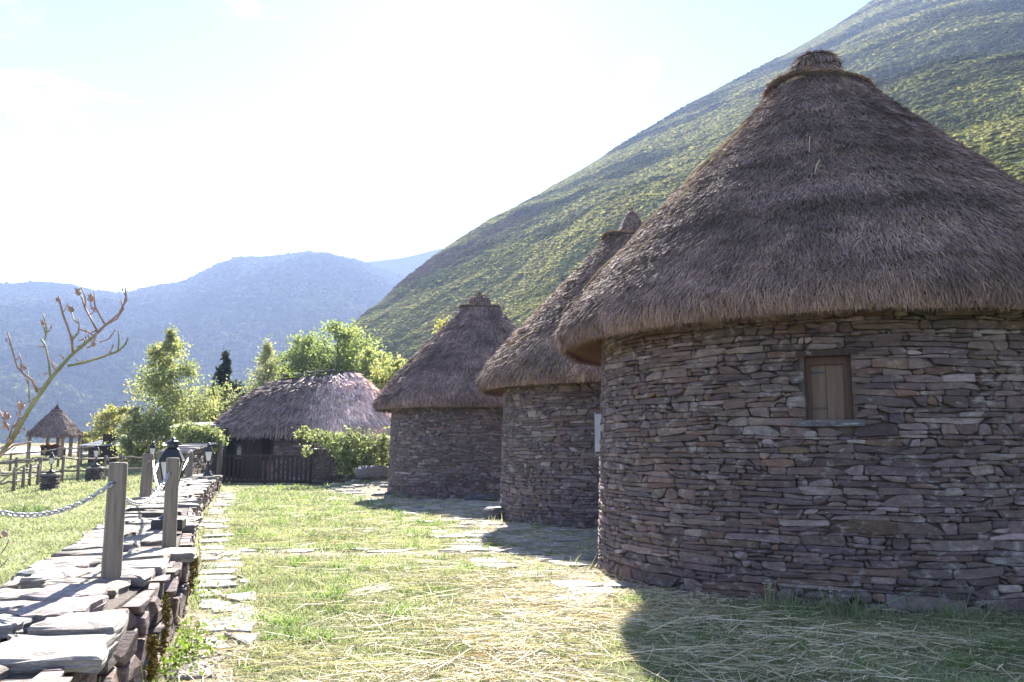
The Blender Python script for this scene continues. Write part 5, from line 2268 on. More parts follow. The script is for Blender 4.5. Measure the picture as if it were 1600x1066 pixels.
boulder("boulder", "long grey lichened boulder lying on the bank left of the farthest hut", (-4.85, 29.3, ground_z(-4.85, 29.3) + 0.20), (1.25, 0.7, 0.52), 0.30, 3, (0.15, 0.14, 0.135))
bx, by = HUT_XY[2]
boulder("step_stone", "flat dark stone lying against the foot of the farthest hut", (bx + 0.2, by - HUT_R - 0.30, 0.06), (1.0, 0.5, 0.22), 0.1, 5, (0.085, 0.08, 0.085))
bx, by = HUT_XY[1]
boulder("step_stone", "squarish stone at the left foot of the middle hut", (bx - HUT_R - 0.05, by - 0.55, 0.10), (0.5, 0.5, 0.34), 0.5, 7, (0.11, 0.10, 0.10))
boulder("step_stone", "small flat stone at the left foot of the farthest hut", (HUT_XY[2][0] - HUT_R + 0.1, HUT_XY[2][1] - 1.2, 0.05), (0.8, 0.45, 0.16), 0.3, 9, (0.15, 0.135, 0.13))


def build_road():
    xs = np.linspace(-60, -27, 60)
    V = []
    for off in (0, 0.33, 0.66, 1):
        y = 57 + 0.10 * (xs + 27) + off * 9
        V.append(np.stack([xs, y, height(xs, y) + 0.03], -1))
    V = np.concatenate(V)
    F = [(r * 60 + i, r * 60 + i + 1, r * 60 + 61 + i, r * 60 + 60 + i) for r in range(3) for i in range(59)]
    add("gravel_road", V, F, M['gravel'], None, None, True, "structure")


build_road()


# ------------------------------------------------------------------ trees
def leaf_cards(P, size, col, up=0.0):
    n = len(P)
    d = rand_dirs(n)
    d[:, 2] -= up
    s = rand_dirs(n)
    L = size * (0.6 + 0.8 * rng.random(n))
    return ribbons(P - d * (L / 2)[:, None], d, s, np.zeros((n, 3)), L, L * 0.75, col, 1, 0.35)


def tree(name, label, base, h, prof, cols, nleaf, leaf, seed, cat="tree", group=None, bark='bark', trunk_r=0.12, nlimb=26, droop=0.0, lean=(0, 0), bare=0.12, clump=0.30):
    """prof: list of (height fraction, radius) for the crown"""
    rr = np.random.default_rng(seed)
    base = Vector(base)
    root = thing(name, base, label, cat, group)
    hf = np.array([p[0] for p in prof])
    rf = np.array([p[1] for p in prof])
    pts = []
    for i in range(9):
        t = i / 8
        pts.append(base + Vector((lean[0] * t + 0.04 * h * 0.4 * math.sin(3 * t + seed), lean[1] * t + 0.03 * h * 0.3 * math.cos(4 * t + seed), h * 0.97 * t - (0.2 if i == 0 else 0))))
    m = MB()
    m.tube(pts, [trunk_r * (1 - 0.92 * (i / 8) ** 0.8) + 0.006 for i in range(9)], 8)
    m.build("trunk", M[bark], root, True)
    m = MB()
    cl = []
    for k in range(nlimb):
        t = bare + (0.97 - bare) * ((k + rr.random()) / nlimb)
        i = min(int(t * 8), 7)
        p = pts[i].lerp(pts[i + 1], t * 8 - i)
        a = rr.random() * 6.283 + k * 2.4
        tt = min(1.0, t + 0.10 * rr.random())
        R = float(np.interp(tt, hf, rf)) * (0.40 + 0.80 * rr.random())
        rise = (0.55 - droop) * R
        e = p + Vector((math.cos(a) * R, math.sin(a) * R, rise))
        mid = p.lerp(e, 0.5) + Vector((0, 0, 0.12 * R + 0.15 * droop * R))
        r0 = max(0.008, trunk_r * 0.38 * (1 - t))
        m.tube([p, mid, e], [r0, r0 * 0.6, r0 * 0.25], 5)
        for f in (0.45, 0.7, 0.92, 1.05):
            q = p.lerp(mid, f * 2) if f < 0.5 else mid.lerp(e, (f - 0.5) * 2)
            for _ in range(2):
                cl.append((q, clump * R * (0.5 + 0.6 * rr.random()) + 0.06 * h * clump))
        # side twigs
        for f in (0.4, 0.7):
            q = p.lerp(e, f)
            a2 = a + rr.choice([-1, 1]) * (0.6 + 0.5 * rr.random())
            e2 = q + Vector((math.cos(a2), math.sin(a2), 0.3 - droop)) * (R * 0.45)
            m.tube([q, e2], [r0 * 0.45, r0 * 0.15], 4)
            cl.append((e2, clump * R * 0.55 + 0.04 * h * clump))
    cl.append((pts[-1], clump * 0.10 * h))
    m.build("limbs", M[bark], root, True)
    C0 = np.array([tuple(c[0]) for c in cl])
    S0 = np.array([c[1] for c in cl])
    n = nleaf
    k = rng.choice(len(C0), n, p=(S0 ** 1.3) / (S0 ** 1.3).sum())
    P = C0[k] + rng.normal(size=(n, 3)) * S0[k][:, None] * np.array([0.62, 0.62, 0.62 + 0.25 * droop])
    P[:, 2] -= droop * np.abs(rng.normal(size=n)) * S0[k] * 0.8
    P[:, 2] = np.maximum(P[:, 2], base.z + 0.05)
    cc = np.array(cols)
    ck = rng.integers(0, len(cc), len(C0))
    c = cc[ck[k]] * (1 + 0.20 * rng.normal(size=(n, 1))).clip(.45, 1.7)
    V, F, C = leaf_cards(P, leaf, c, 0.3)
    add("crown", V, F, M['leaf'], root, C)
    return root


G_BIRCH = [(0.296, 0.313, 0.141), (0.251, 0.276, 0.13), (0.35, 0.334, 0.159), (0.199, 0.225, 0.117)]
G_GREEN = [(0.237, 0.276, 0.11), (0.281, 0.313, 0.125), (0.19, 0.229, 0.097)]
G_YELL = [(0.329, 0.309, 0.113), (0.266, 0.277, 0.113), (0.368, 0.33, 0.129)]
G_GREY = [(0.289, 0.299, 0.167), (0.237, 0.247, 0.133), (0.334, 0.32, 0.184)]
G_DARK = [(0.026, 0.042, 0.024), (0.036, 0.052, 0.026)]


def tb(px, Y, z=None):
    p = at(px, 700, Y)
    return (p.x, Y, ground_z(p.x, Y) if z is None else z)


TG = "trees behind the long house"
tree("birch_tree", "tall loose birch with small yellow green leaves left of the long house", tb(262, 44, 0.6), 7.5, [(0, .6), (.08, 1.7), (.3, 2.5), (.5, 2.1), (.65, 1.4), (.85, 0.9), (1, .2)], G_BIRCH, 17000, 0.115, 21,
     bark='birch_bark', trunk_r=0.11, nlimb=38, droop=0.35, bare=0.05, clump=0.30)
tree("birch_tree", "small light green birch sapling at the left foot of the tall birch", tb(206, 42, 0.7), 3.0, [(0, .4), (.2, .8), (.6, .7), (1, .1)], G_BIRCH, 3000, 0.10, 22, bark='birch_bark', trunk_r=0.05, nlimb=20, droop=0.3, bare=0.1)
tree("young_tree", "small yellowish tree beyond the shed at far left", tb(176, 58, 1.0), 3.4, [(0, .5), (.3, 1.4), (.7, 1.2), (1, .3)], G_YELL, 3800, 0.14, 23, trunk_r=0.07, nlimb=22, bare=0.1)
tree("young_tree", "low yellow green bush tree between the gazebo and the shed", tb(140, 60, 0.6), 2.2, [(0, .5), (.3, 1.0), (.7, .8), (1, .2)], G_YELL, 1600, 0.14, 24, trunk_r=0.06, nlimb=16, bare=0.05)
tree("conifer_tree", "dark narrow conifer rising behind the small grey leaved tree", tb(346, 58, 0), 8.4, [(0, 1.6), (.3, 1.6), (.6, 1.05), (.85, .45), (1, .05)], G_DARK, 16000, 0.18, 25, trunk_r=0.13, nlimb=60, droop=0.35, bare=0.1, clump=0.24)
tree("young_tree", "small pale grey green tree in front of the dark conifer", tb(352, 50, 0), 5.6, [(0, .6), (.25, 1.2), (.6, 0.95), (.85, .5), (1, .1)], G_GREY, 6500, 0.12, 26, trunk_r=0.07, nlimb=30, droop=0.25, bare=0.08)
tree("holly_tree", "dark round evergreen bush against the left of the long house roof", tb(380, 47, 0), 4.6, [(0, .6), (.4, .95), (.75, .8), (1, .2)], [(0.030, 0.05, 0.022), (0.04, 0.06, 0.025)], 9000, 0.13, 27, trunk_r=0.09, nlimb=24, bare=0.2)
tree("birch_tree", "slender see-through birch above the left part of the long house roof", tb(412, 52, 0), 8.6, [(0, .4), (.3, 1.0), (.6, 1.15), (.85, .7), (1, .1)], G_GREY, 6000, 0.12, 28, bark='birch_bark', trunk_r=0.09, nlimb=36, droop=0.3, bare=0.25, clump=0.36)
tree("broadleaf_tree", "bright green tree above the ridge of the long house, the left one", tb(468, 54, 0), 8.9, [(0, .9), (.35, 2.7), (.65, 2.4), (.85, 1.5), (1, .4)], G_GREEN, 12000, 0.15, 29, group=TG, trunk_r=0.14, nlimb=40, bare=0.15)
tree("broadleaf_tree", "tallest bright green tree above the ridge of the long house", tb(520, 56, 0), 10.3, [(0, .9), (.35, 2.9), (.65, 2.6), (.88, 1.6), (1, .4)], G_GREEN, 14000, 0.15, 30, group=TG, trunk_r=0.15, nlimb=46, bare=0.15)
tree("broadleaf_tree", "mid green tree at the right shoulder of the long house roof", tb(566, 52, 0), 7.8, [(0, .9), (.35, 2.3), (.65, 2.1), (.88, 1.3), (1, .3)], G_GREEN + G_BIRCH, 9500, 0.15, 31, group=TG, trunk_r=0.12, nlimb=36, bare=0.12)
tree("young_tree", "yellow green tree between the long house and the farthest hut", tb(622, 50, 0), 6.9, [(0, .9), (.3, 1.9), (.6, 1.7), (.88, 1.1), (1, .3)], G_YELL + G_BIRCH[:2], 8500, 0.14, 32, trunk_r=0.10, nlimb=34, bare=0.1)
tree("young_tree", "yellow leaved sapling peeping over the left slope of the farthest hut", tb(700, 46, 0), 8.9, [(0, .4), (.4, .9), (.75, .8), (1, .2)], G_YELL, 3000, 0.14, 33, trunk_r=0.08, nlimb=28, bare=0.3, clump=0.36)
tree("young_tree", "yellow green sapling peeping between the middle and the farthest hut", tb(832, 40, 0), 7.4, [(0, .4), (.4, .8), (.75, .75), (1, .2)], G_YELL, 3000, 0.13, 34, trunk_r=0.08, nlimb=28, bare=0.3, clump=0.36)
tree("young_tree", "bright green treetop at the right edge of the picture behind the nearest roof", (18.6, 26.5, 0.2), 8.6, [(0, .6), (.4, 1.3), (.75, 1.0), (1, .2)], G_GREEN, 9000, 0.15, 35, trunk_r=0.10, nlimb=30, bare=0.2)


tree("broadleaf_tree", "soft yellow green tree filling the gap between the long house and the farthest hut", tb(596, 58, 0), 7.6, [(0, .9), (.3, 2.2), (.6, 2.1), (.88, 1.3), (1, .4)], G_GREEN + G_YELL, 9500, 0.15, 36, group=TG, trunk_r=0.12, nlimb=36, bare=0.1)
tree("broadleaf_tree", "pale green tree behind the slender birch, left of the bright green ones", tb(440, 60, 0), 7.6, [(0, .9), (.3, 2.0), (.6, 1.9), (.88, 1.2), (1, .3)], G_GREY + G_GREEN, 8500, 0.15, 37, group=TG, trunk_r=0.12, nlimb=34, bare=0.1)


# leafy bush spilling over the garden wall
def bush(name, label, blobs, cols, nleaf, leaf, stems, cat="bush"):
    c0 = blobs[0][0]
    root = thing(name, (c0[0], c0[1], ground_z(c0[0], c0[1])), label, cat)
    m = MB()
    for (a, b) in stems:
        a, b = Vector(a), Vector(b)
        m.tube([a, a.lerp(b, .5) + Vector((random.uniform(-.1, .1), random.uniform(-.1, .1), .1)), b], [0.03, 0.02, 0.008], 5)
    m.build("stems", M['bark'], root, True)
    P, C = [], []
    wt = np.array([r[0] * r[1] * r[2] for _, r in blobs]) ** (2 / 3)
    k = rng.choice(len(blobs), nleaf, p=wt / wt.sum())
    cen = np.array([b[0] for b in blobs])[k]
    rad = np.array([b[1] for b in blobs])[k]
    d = rand_dirs(nleaf)
    lump = 0.75 + 0.9 * fbm(cen[:, 0] * 3 + d[:, 0] * 2.2 + d[:, 1], cen[:, 2] * 3 + d[:, 2] * 2.2, 17, 3)
    P = cen + d * rad * (lump[:, None] + 0.35 * np.abs(rng.normal(size=(nleaf, 1)))) + rng.normal(size=(nleaf, 3)) * 0.09
    P[:, 2] = np.maximum(P[:, 2], height(P[:, 0], P[:, 1]) + 0.03)
    c = np.array(cols)[rng.integers(0, len(cols), nleaf)] * (1 + 0.22 * rng.normal(size=(nleaf, 1))).clip(.4, 1.7)
    V, F, CC = leaf_cards(P, leaf, c, 0.2)
    add("foliage", V, F, M['leaf'], root, CC)
    return root


def bp(px, py, Y):
    return tuple(at(px, py, Y))


G_VINE = [(0.178, 0.208, 0.102), (0.218, 0.238, 0.12), (0.133, 0.162, 0.074), (0.247, 0.253, 0.138)]
bush("climbing_bush", "sunlit light green bush spilling over the low wall right of the gate",
     [(bp(562, 706, 31), (0.62, 0.55, 0.55)), (bp(588, 712, 30.6), (0.42, 0.5, 0.45)), (bp(535, 700, 31.3), (0.35, 0.35, 0.35)), (bp(550, 726, 30.7), (0.45, 0.4, 0.35)), (bp(548, 684, 31.2), (0.30, 0.3, 0.22)),
      (bp(515, 690, 31.8), (0.28, 0.3, 0.26)), (bp(498, 684, 32.2), (0.26, 0.3, 0.16)), (bp(480, 677, 32.7), (0.28, 0.3, 0.10)), (bp(470, 680, 32.8), (0.2, 0.2, 0.07)), (bp(478, 704, 32.9), (0.10, 0.14, 0.16)), (bp(600, 690, 30.8), (0.2, 0.3, 0.25))],
     G_VINE, 4600, 0.10, [((-6.6, 31.6, 0.2), bp(560, 702, 31)), ((-6.8, 31.8, 0.2), bp(520, 690, 31.6)), ((-6.9, 31.9, 0.2), bp(490, 683, 32.3)), ((-6.2, 31.2, 0.2), bp(590, 708, 30.6))])
bush("climbing_bush", "small green vine hanging over the rough wall left of the long house", [(bp(318, 682, 34.5), (0.55, 0.5, 0.35)), (bp(296, 676, 35), (0.5, 0.5, 0.3)), (bp(334, 690, 34.2), (0.3, 0.3, 0.3))],
     G_VINE, 2600, 0.11, [((-12.6, 34.6, 0.2), bp(318, 682, 34.5)), ((-12.8, 34.8, .2), bp(296, 676, 35))])


# ------------------------------------------------------------------ dry rose bush in the left foreground
def build_rose():
    Y = 3.1
    root = thing("rose_bush", (-3.1, 3.5, 0.35), "leggy pruned rose bush reaching in from the left with dried flower heads", "rose bush")

    def pl(pts, r0, r1, mat, name="cane", n=7):
        Q = [at(x, y, Y + dy) for x, y, dy in pts]
        m = MB()
        k = len(Q)
        m.tube(Q, [0.74 * (r0 + (r1 - r0) * i / (k - 1)) * random.uniform(.88, 1.15) for i in range(k)], n, True, 0.10)
        m.build(name, M[mat], root, True)
    g = Vector((-3.1, 3.5, 0.35))
    m = MB()
    q = at(-70, 790, Y + .15)
    m.tube([g, g.lerp(q, .5) + Vector((0.05, 0, .05)), q, at(-20, 735, Y + .06), at(15, 692, Y)], [0.014, 0.0125, 0.011, 0.0095, 0.0085], 8, True, 0.05)
    m.build("cane", M['rose_cane'], root, True)
    pl([(15, 692, 0), (45, 640, 0), (80, 590, 0), (110, 556, 0), (146, 526, 0), (160, 512, 0)], 0.0115, 0.007, 'rose_cane')
    pl([(160, 512, 0), (172, 502, .02), (186, 490, .03), (194, 474, .03), (197, 463, .03), (196, 450, .03)], 0.006, 0.0035, 'rose_twig')
    pl([(150, 524, 0), (165, 508, -.02), (183, 498, -.03), (193, 482, -.03), (190, 470, -.03)], 0.0055, 0.003, 'rose_twig')
    pl([(106, 572, 0), (130, 567, .02), (160, 558, .04), (186, 548, .05), (196, 538, .06), (201, 527, .06)], 0.0065, 0.004, 'rose_cane')
    pl([(184, 549, .05), (186, 535, .05), (185, 517, .05)], 0.004, 0.003, 'rose_cane')
    pl([(114, 552, 0), (112, 530, -.02), (106, 512, -.03), (98, 490, -.04), (93, 470, -.04), (91, 462, -.04)], 0.0065, 0.0038, 'rose_twig')
    pl([(114, 530, -.02), (122, 520, 0), (124, 508, 0), (122, 497, 0)], 0.005, 0.003, 'rose_cane')
    pl([(124, 515, 0), (135, 517, 0), (146, 524, 0)], 0.004, 0.004, 'rose_twig')
    pl([(123, 506, 0), (115, 500, .01), (111, 485, .01)], 0.0035, 0.0028, 'rose_twig')
    pl([(152, 518, 0), (140, 495, .03), (132, 480, .04), (128, 465, .04), (122, 458, .04)], 0.0055, 0.0035, 'rose_twig')
    pl([(133, 482, .04), (133, 465, .04), (127, 449, .04)], 0.0035, 0.0028, 'rose_twig')
    pl([(164, 507, 0), (155, 492, -.02), (148, 478, -.03), (147, 456, -.03)], 0.0045, 0.003, 'rose_twig')
    pl([(149, 484, -.02), (142, 478, -.02), (142, 468, -.02)], 0.003, 0.0025, 'rose_twig')
    pl([(79, 592, 0), (76, 565, .02), (71, 540, .03), (64, 530, .03)], 0.006, 0.0045, 'rose_cane')
    pl([(71, 542, .03), (60, 542, .03)], 0.004, 0.003, 'rose_twig')
    pl([(70, 532, .03), (73, 515, .03), (69, 497, .03), (67, 490, .03)], 0.0045, 0.003, 'rose_cane')
    pl([(71, 522, .03), (68, 508, .03)], 0.004, 0.003, 'rose_cane')
    pl([(58, 613, 0), (50, 594, -.02), (38, 585, -.03), (27, 574, -.03), (22, 556, -.03), (16, 535, -.03), (12, 519, -.03)], 0.006, 0.0035, 'rose_twig')
    pl([(46, 630, 0), (45, 605, .02), (43, 578, .02)], 0.0045, 0.003, 'rose_cane')
    pl([(33, 580, -.02), (33, 565, -.02), (30, 552, -.02)], 0.0035, 0.0025, 'rose_twig')
    pl([(88, 580, 0), (83, 572, -.02), (80, 562, -.02)], 0.005, 0.003, 'rose_dead')
    pl([(152, 520, -.02), (144, 540, -.03), (136, 543, -.03)], 0.006, 0.005, 'rose_dead')
    pl([(156, 535, .0), (170, 530, .0), (181, 514, .0)], 0.0035, 0.003, 'rose_twig')
    # lower canes crossing near the left edge
    pl([(-30, 660, -.1), (0, 643, -.1), (8, 660, -.1), (14, 672, -.1)], 0.006, 0.005, 'rose_dead')
    pl([(-20, 730, 0), (0, 712, 0), (22, 696, 0), (48, 691, 0)], 0.0055, 0.0045, 'rose_dead')
    pl([(-30, 765, .05), (0, 754, .05), (25, 735, .05), (52, 720, .05)], 0.006, 0.004, 'rose_cane')
    pl([(-20, 905, -.1), (5, 882, -.1), (13, 872, -.1)], 0.003, 0.0022, 'rose_twig')
    pl([(-20, 880, -.1), (0, 868, -.1), (12, 850, -.1), (14, 842, -.1)], 0.003, 0.002, 'rose_twig')
    pl([(22, 668, 0), (30, 655, 0), (31, 640, 0), (33, 630, 0)], 0.0045, 0.003, 'rose_twig')
    pl([(12, 690, 0), (18, 672, 0), (22, 662, 0)], 0.0045, 0.003, 'rose_twig')
    rr_ = random.Random(12)
    for (x, y, dx, dy) in ((60, 610, -8, -14), (92, 575, -10, -10), (128, 545, 6, -16), (140, 532, -6, -14), (118, 562, 12, 4), (98, 488, 7, -10), (94, 475, -6, -6), (140, 492, 8, -8), (190, 478, 8, -8), (196, 462, -5, -8),
                           (172, 552, 4, -10), (24, 566, 7, -8), (16, 540, -6, -8), (45, 600, -5, -12), (72, 520, 8, -8), (150, 488, -7, -6), (36, 655, -10, -8), (26, 680, 12, -8), (50, 625, 10, -6)):
        z_ = rr_.uniform(-.03, .03)
        pl([(x, y, z_), (x + dx * .5 + rr_.uniform(-2, 2), y + dy * .5, z_), (x + dx, y + dy, z_)], 0.0032, 0.0014, 'rose_twig', 'twig', 5)
        p = at(x + dx, y + dy, Y + z_)
        m = MB()
        m.lathe([(0.001, -0.004), (0.0035, 0.0), (0.003, 0.005), (0.0006, 0.010)], p, 6)
        m.build("bud", M['rose_dead'], root)
    # thorns
    m = MB()
    for (x, y) in ((30, 668), (37, 652), (62, 608), (72, 606), (95, 570), (128, 540), (132, 530), (100, 560), (110, 530), (175, 553), (150, 517), (70, 585)):
        p = at(x, y, Y)
        a = random.uniform(0, 6.28)
        m.tube([p, p + Vector((0.022 * math.cos(a), -0.006, 0.022 * math.sin(a)))], [0.0045, 0.0006], 5)
    m.build("thorns", M['rose_twig'], root)
    # dried flower heads and hips
    for (x, y, r) in ((122, 457, 0.016), (111, 483, 0.017), (142, 466, 0.019), (33, 634, 0.021), (10, 650, 0.02), (8, 665, 0.018), (38, 574, 0.012), (146, 538, 0.013), (67, 505, 0.012), (-4, 838, 0.022), (8, 834, 0.017), (14, 688, 0.015), (92, 468, 0.009)):
        p = at(x, y, Y - .02)
        r *= 0.72
        m = MB()
        m.lathe([(r * .3, -r), (r * .8, -r * .5), (r * .9, 0), (r * .6, r * .6), (r * .15, r * .8)], p, 9, True, True, 0.18)
        for k in range(11):
            a = random.uniform(0, 6.28)
            e = p + Vector((math.cos(a) * r * 1.15, math.sin(a) * r * 1.15, r * random.uniform(-.4, 1.3)))
            s = Vector((-math.sin(a), math.cos(a), 0.2)) * r * 0.28
            m.put([p + s * .4, p - s * .4, e - s, e + s], [(0, 1, 2, 3)])
        m.build("dried_flower", M['rose_dead'], root)
    for (x, y) in ((18, 901), (25, 700), (5, 700), (70, 710), (60, 720)):
        p = at(x, y, Y - .05)
        m = MB()
        d = Vector((random.uniform(-1, 1), random.uniform(-.5, .5), random.uniform(-.3, .6))).normalized() * 0.03
        s = Vector((0.2, 0.5, 0.6)).normalized() * 0.012
        m.put([p, p + d * .5 + s, p + d, p + d * .5 - s], [(0, 1, 2, 3)])
        m.build("leaf", M['rose_dead'], root)


build_rose()


# ------------------------------------------------------------------ grass
def inside_huts(x, y, pad=0.0):
    m = np.zeros(len(x), bool)
    for hx, hy in HUT_XY:
        m |= np.hypot(x - hx, y - hy) < HUT_R - 0.05 + pad
    return m


def grass_points(n, r0, r1, a0, a1, p=0.0):
    a = np.radians(a0 + (a1 - a0) * rng.random(n))
    r = np.exp(np.log(r0) + (np.log(r1) - np.log(r0)) * rng.random(n))
    return r * np.sin(a), r * np.cos(a), r


def build_grass():
    GC = np.array([(0.250, 0.270, 0.158), (0.200, 0.232, 0.122), (0.29, 0.30, 0.195), (0.36, 0.335, 0.24)])
    # courtyard
    x, y, r = grass_points(330000, 3.6, 33, -28, 40)
    em = earth_mask(x, y)
    cl = fbm(x * 2.1, y * 2.1, 91, 4)
    d = x - wall_x(y)
    ok = (d > 0.03) & ~inside_huts(x, y) & (rng.random(len(x)) < np.clip(1.02 - 1.15 * em + 1.1 * cl, 0.03, 1))
    x, y, r, cl, em, d = x[ok], y[ok], r[ok], cl[ok], em[ok], d[ok]
    n = len(x)
    hgt = (0.022 + 0.030 * rng.random(n)) * (1 + 1.6 * np.clip(cl, 0, 1)) * (1 + 0.03 * r)
    # thicker tufts along the wall foot and under the hut wall
    tuft = (fbm(x * 3.3, y * 3.3, 97, 3) > 0.20)
    hgt = np.where(tuft, hgt * 2.0, hgt)
    near_hut = np.zeros(n, bool)
    for hx, hy in HUT_XY:
        near_hut |= np.abs(np.hypot(x - hx, y - hy) - HUT_R - 0.05) < 0.35
    hgt = np.where(near_hut | (d < 0.12), hgt * (1.6 + 3.0 * rng.random(n) ** 3), hgt)
    w = 0.0035 + 0.0011 * r
    k = np.clip((rng.random(n) * 3 + 2.2 * fbm(x * 0.6, y * 0.6, 99, 3)), 0, 3.99).astype(int)
    c = GC[k] * (1 + 0.2 * rng.normal(size=(n, 1))).clip(.5, 1.6)
    c[tuft] *= np.array([0.72, 0.92, 0.6])
    z = height(x, y)
    rt = np.stack([x, y, z - 0.004], -1)
    dr = np.stack([rng.normal(size=n) * 0.55, rng.normal(size=n) * 0.55, np.ones(n)], -1)
    sd = rand_dirs(n)
    sd[:, 2] *= 0.2
    bend = np.stack([rng.normal(size=n), rng.normal(size=n), np.full(n, -0.3)], -1) * (hgt * 0.35)[:, None]
    V, F, C = ribbons(rt, dr, sd, bend, hgt, w, c, 1, 0.1)
    add("courtyard_grass", V, F, M['grass'], None, C, kind="stuff")
    # lawn left of the wall
    x, y, r = grass_points(200000, 4.0, 60, -50, -10)
    d = wall_x(np.clip(y, 0, 29.5)) - WALL_W - x
    ok = (d > 0.02) & (rng.random(len(x)) < np.clip(0.9 + 1.3 * fbm(x * 1.2, y * 1.2, 93, 4), 0.2, 1))
    x, y, r, d = x[ok], y[ok], r[ok], d[ok]
    n = len(x)
    hgt = (0.03 + 0.035 * rng.random(n)) * (1 + 0.022 * r)
    hgt = np.where(d < 0.15, hgt * 2.0, hgt)
    # a rough dark tussock on the lawn
    p = at(38, 790, 18.5)
    q = np.hypot(x - p.x, (y - 18.5) * 0.6)
    hgt = hgt + 0.30 * np.exp(-(q / 0.30) ** 2)
    w = 0.004 + 0.0011 * r
    k = np.clip((rng.random(n) * 3 + 2.5 * fbm(x * 0.5, y * 0.8, 95, 3)), 0, 3.99).astype(int)
    c = GC[k] * (1 + 0.2 * rng.normal(size=(n, 1))).clip(.5, 1.6)
    c[q < 0.45] *= np.array([0.6, 0.75, 0.6])
    rt = np.stack([x, y, height(x, y) - 0.004], -1)
    dr = np.stack([rng.normal(size=n) * 0.5, rng.normal(size=n) * 0.5, np.ones(n)], -1)
    sd = rand_dirs(n)
    sd[:, 2] *= 0.2
    bend = np.stack([rng.normal(size=n), rng.normal(size=n), np.full(n, -0.3)], -1) * (hgt * 0.35)[:, None]
    V, F, C = ribbons(rt, dr, sd, bend, hgt, w, c, 1, 0.1)
    add("lawn_grass", V, F, M['grass'], None, C, kind="stuff")


build_grass()


def straw_density(x, y):
    m = 0.9 * np.exp(-(((x - 0.9) / 1.9) ** 2 + ((y - 8.3) / 2.0) ** 2))
    m = m + 0.55 * np.exp(-(((x - 0.2) / 2.2) ** 2 + ((y - 6.6) / 2.0) ** 2))
    m = m + 0.6 * np.exp(-(((x + 0.9) / 1.0) ** 2 + ((y - 5.0) / 0.8) ** 2))
    m = m + 0.35 * np.exp(-(((x + 0.4) / 2.2) ** 2 + ((y - 15.5) / 3.5) ** 2))
    m = m + 0.16 * np.exp(-(((x - 3.2) / 2.6) ** 2 + ((y - 6.6) / 1.1) ** 2))
    m = m + 0.25 * np.exp(-(((x + 2.6) / 2.0) ** 2 + ((y - 22) / 6) ** 2))
    m = m + 0.16
    return m * np.clip(0.95 + 3.6 * fbm(x * 1.1, y * 1.1, 111, 4), 0.04, 2.4)


def build_straw():
    n = 150000
    x, y, r = grass_points(n, 4.2, 27, -22, 36)
    ok = (x > wall_x(y) + 0.1) & ~inside_huts(x, y, 0.02) & (rng.random(n) < straw_density(x, y) * 0.28)
    x, y, r = x[ok], y[ok], r[ok]
    n = len(x)
    z = height(x, y) + 0.02 + 0.055 * rng.random(n) ** 1.5
    ang = rng.normal(size=n) * 0.75 + 0.15 + 1.2 * fbm(x * 0.7, y * 0.7, 113, 2)
    flip = rng.random(n) < 0.5
    ang = np.where(flip, ang + np.pi, ang)
    ang = np.where(rng.random(n) < 0.42, rng.random(n) * 6.28, ang)
    L = np.where(rng.random(n) < 0.42, 0.05 + 0.14 * rng.random(n), 0.16 + 0.50 * rng.random(n) ** 1.8)
    dr = np.stack([np.cos(ang), np.sin(ang), 0.06 * rng.normal(size=n)], -1)
    sd = np.stack([-np.sin(ang), np.cos(ang), 0.7 * rng.normal(size=n)], -1)
    bend = np.stack([0.07 * rng.normal(size=n) * L, 0.07 * rng.normal(size=n) * L, -0.02 * rng.random(n)], -1)
    c = np.array([(0.56, 0.48, 0.33), (0.64, 0.57, 0.42), (0.46, 0.36, 0.22), (0.38, 0.30, 0.19)])[rng.choice(4, n, p=[.4, .25, .2, .15])] * (1 + 0.15 * rng.normal(size=(n, 1))).clip(.5, 1.5)
    V, F, C = ribbons(np.stack([x, y, z], -1), dr, sd, bend, L, 0.0037 + 0.00046 * r, c, 3, 0.6)
    # keep every straw above the soil
    V[:, 2] = np.maximum(V[:, 2], height(V[:, 0], V[:, 1]) + 0.012)
    add("scattered_straw", V, F, M['straw'], None, C, kind="stuff")


build_straw()


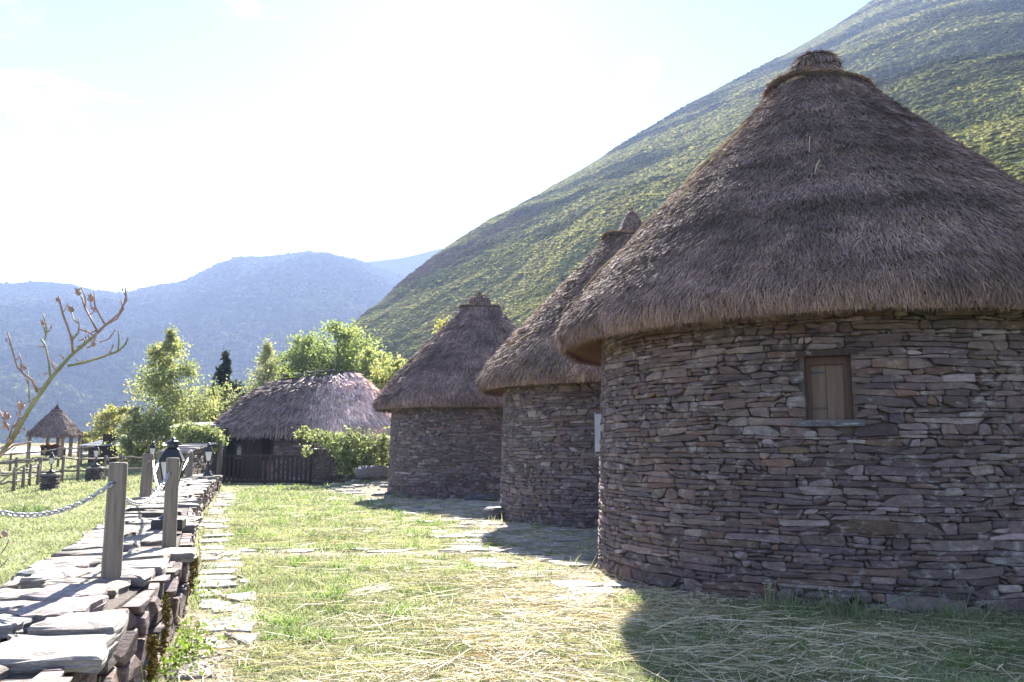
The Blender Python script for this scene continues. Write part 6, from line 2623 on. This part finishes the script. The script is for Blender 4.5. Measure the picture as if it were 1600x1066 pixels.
# ------------------------------------------------------------------ small plants by the walls
def flower_plant(label, x, y, petal, n, spread, h):
    z = ground_z(x, y)
    root = thing("wild_flower", (x, y, z), label, "flower")
    m = MB()
    heads = []
    for k in range(n):
        a = random.uniform(0, 6.28)
        q = random.uniform(0, spread)
        t = Vector((x + q * math.cos(a), y + q * math.sin(a) * .5, z + h * random.uniform(.75, 1.1)))
        m.tube([(x + q * .3 * math.cos(a), y, z), t], [0.003, 0.002], 4)
        heads.append(t)
    m.build("stems", M['rose_cane'], root)
    m = MB()
    for t in heads:
        for k in range(6):
            a = 6.283 * k / 6
            e = Vector((math.cos(a), math.sin(a), 0.25)) * 0.016
            s = Vector((-math.sin(a), math.cos(a), 0)) * 0.008
            m.put([t + s * .3, t - s * .3, t + e - s, t + e + s], [(0, 1, 2, 3)])
    m.build("petals", M['leaf'], root, col=np.tile(petal, (len(m.V), 1)))


hx, hy = HUT_XY[0]
flower_plant("cluster of small white flowers at the foot of the nearest hut, left one", at(1195, 930, 7.75).x, 7.62, (0.75, 0.75, 0.74), 12, 0.10, 0.26)
flower_plant("cluster of small white flowers at the foot of the nearest hut, right one", at(1292, 938, 7.6).x, 7.45, (0.75, 0.75, 0.74), 14, 0.12, 0.24)
flower_plant("single yellow flower at the foot of the nearest hut", at(1510, 935, 7.8).x, 7.6, (0.70, 0.62, 0.05), 2, 0.02, 0.26)

# green weeds along the foot of the boundary wall
weed_spots = [(5.35, 0.10, 330), (5.8, 0.12, 260), (6.3, 0.10, 160), (8.0, 0.1, 120)]
for i, (s0, off, n) in enumerate(weed_spots):
    x, y, _, _ = wall_point(s0, off)
    P = np.stack([x + rng.normal(size=n) * 0.12, y + rng.normal(size=n) * 0.2, 0.02 + np.abs(rng.normal(size=n)) * 0.07], -1)
    d = P[:, 0] - wall_x(P[:, 1])
    P = P[d > 0.05]
    V, F, C = leaf_cards(P, 0.028, np.array([0.12, 0.17, 0.035]) * (1 + 0.25 * rng.normal(size=(len(P), 1))).clip(.4, 1.7))
    o = add("weed", V, F, M['leaf'], None, C)
    tag(o, ["leafy green weed at the near foot of the left wall", "second leafy weed along the foot of the left wall", "small weed below the mossy stones of the left wall", "farthest small weed at the foot of the left wall"][i], "weed")

# ------------------------------------------------------------------ the air: even haze round the whole place
hm, hnt, hout = new_mat("haze_air")
pv = hnt.nodes.new("ShaderNodeVolumePrincipled")
pv.inputs["Color"].default_value = (0.47, 0.61, 1.0, 1)
pv.inputs["Density"].default_value = HAZE
pv.inputs["Anisotropy"].default_value = 0.12
hnt.links.new(pv.outputs[0], hout.inputs["Volume"])
m = MB()
zmax = max(max(p[2] for p in q) for q in (HILL_RIDGE, M1_RIDGE, M2_RIDGE)) + 30.0
m.box((0, 0, (zmax - 70) / 2), (6400, 6400, zmax + 70))
hz = m.build("haze", hm)
hz["kind"] = "stuff"
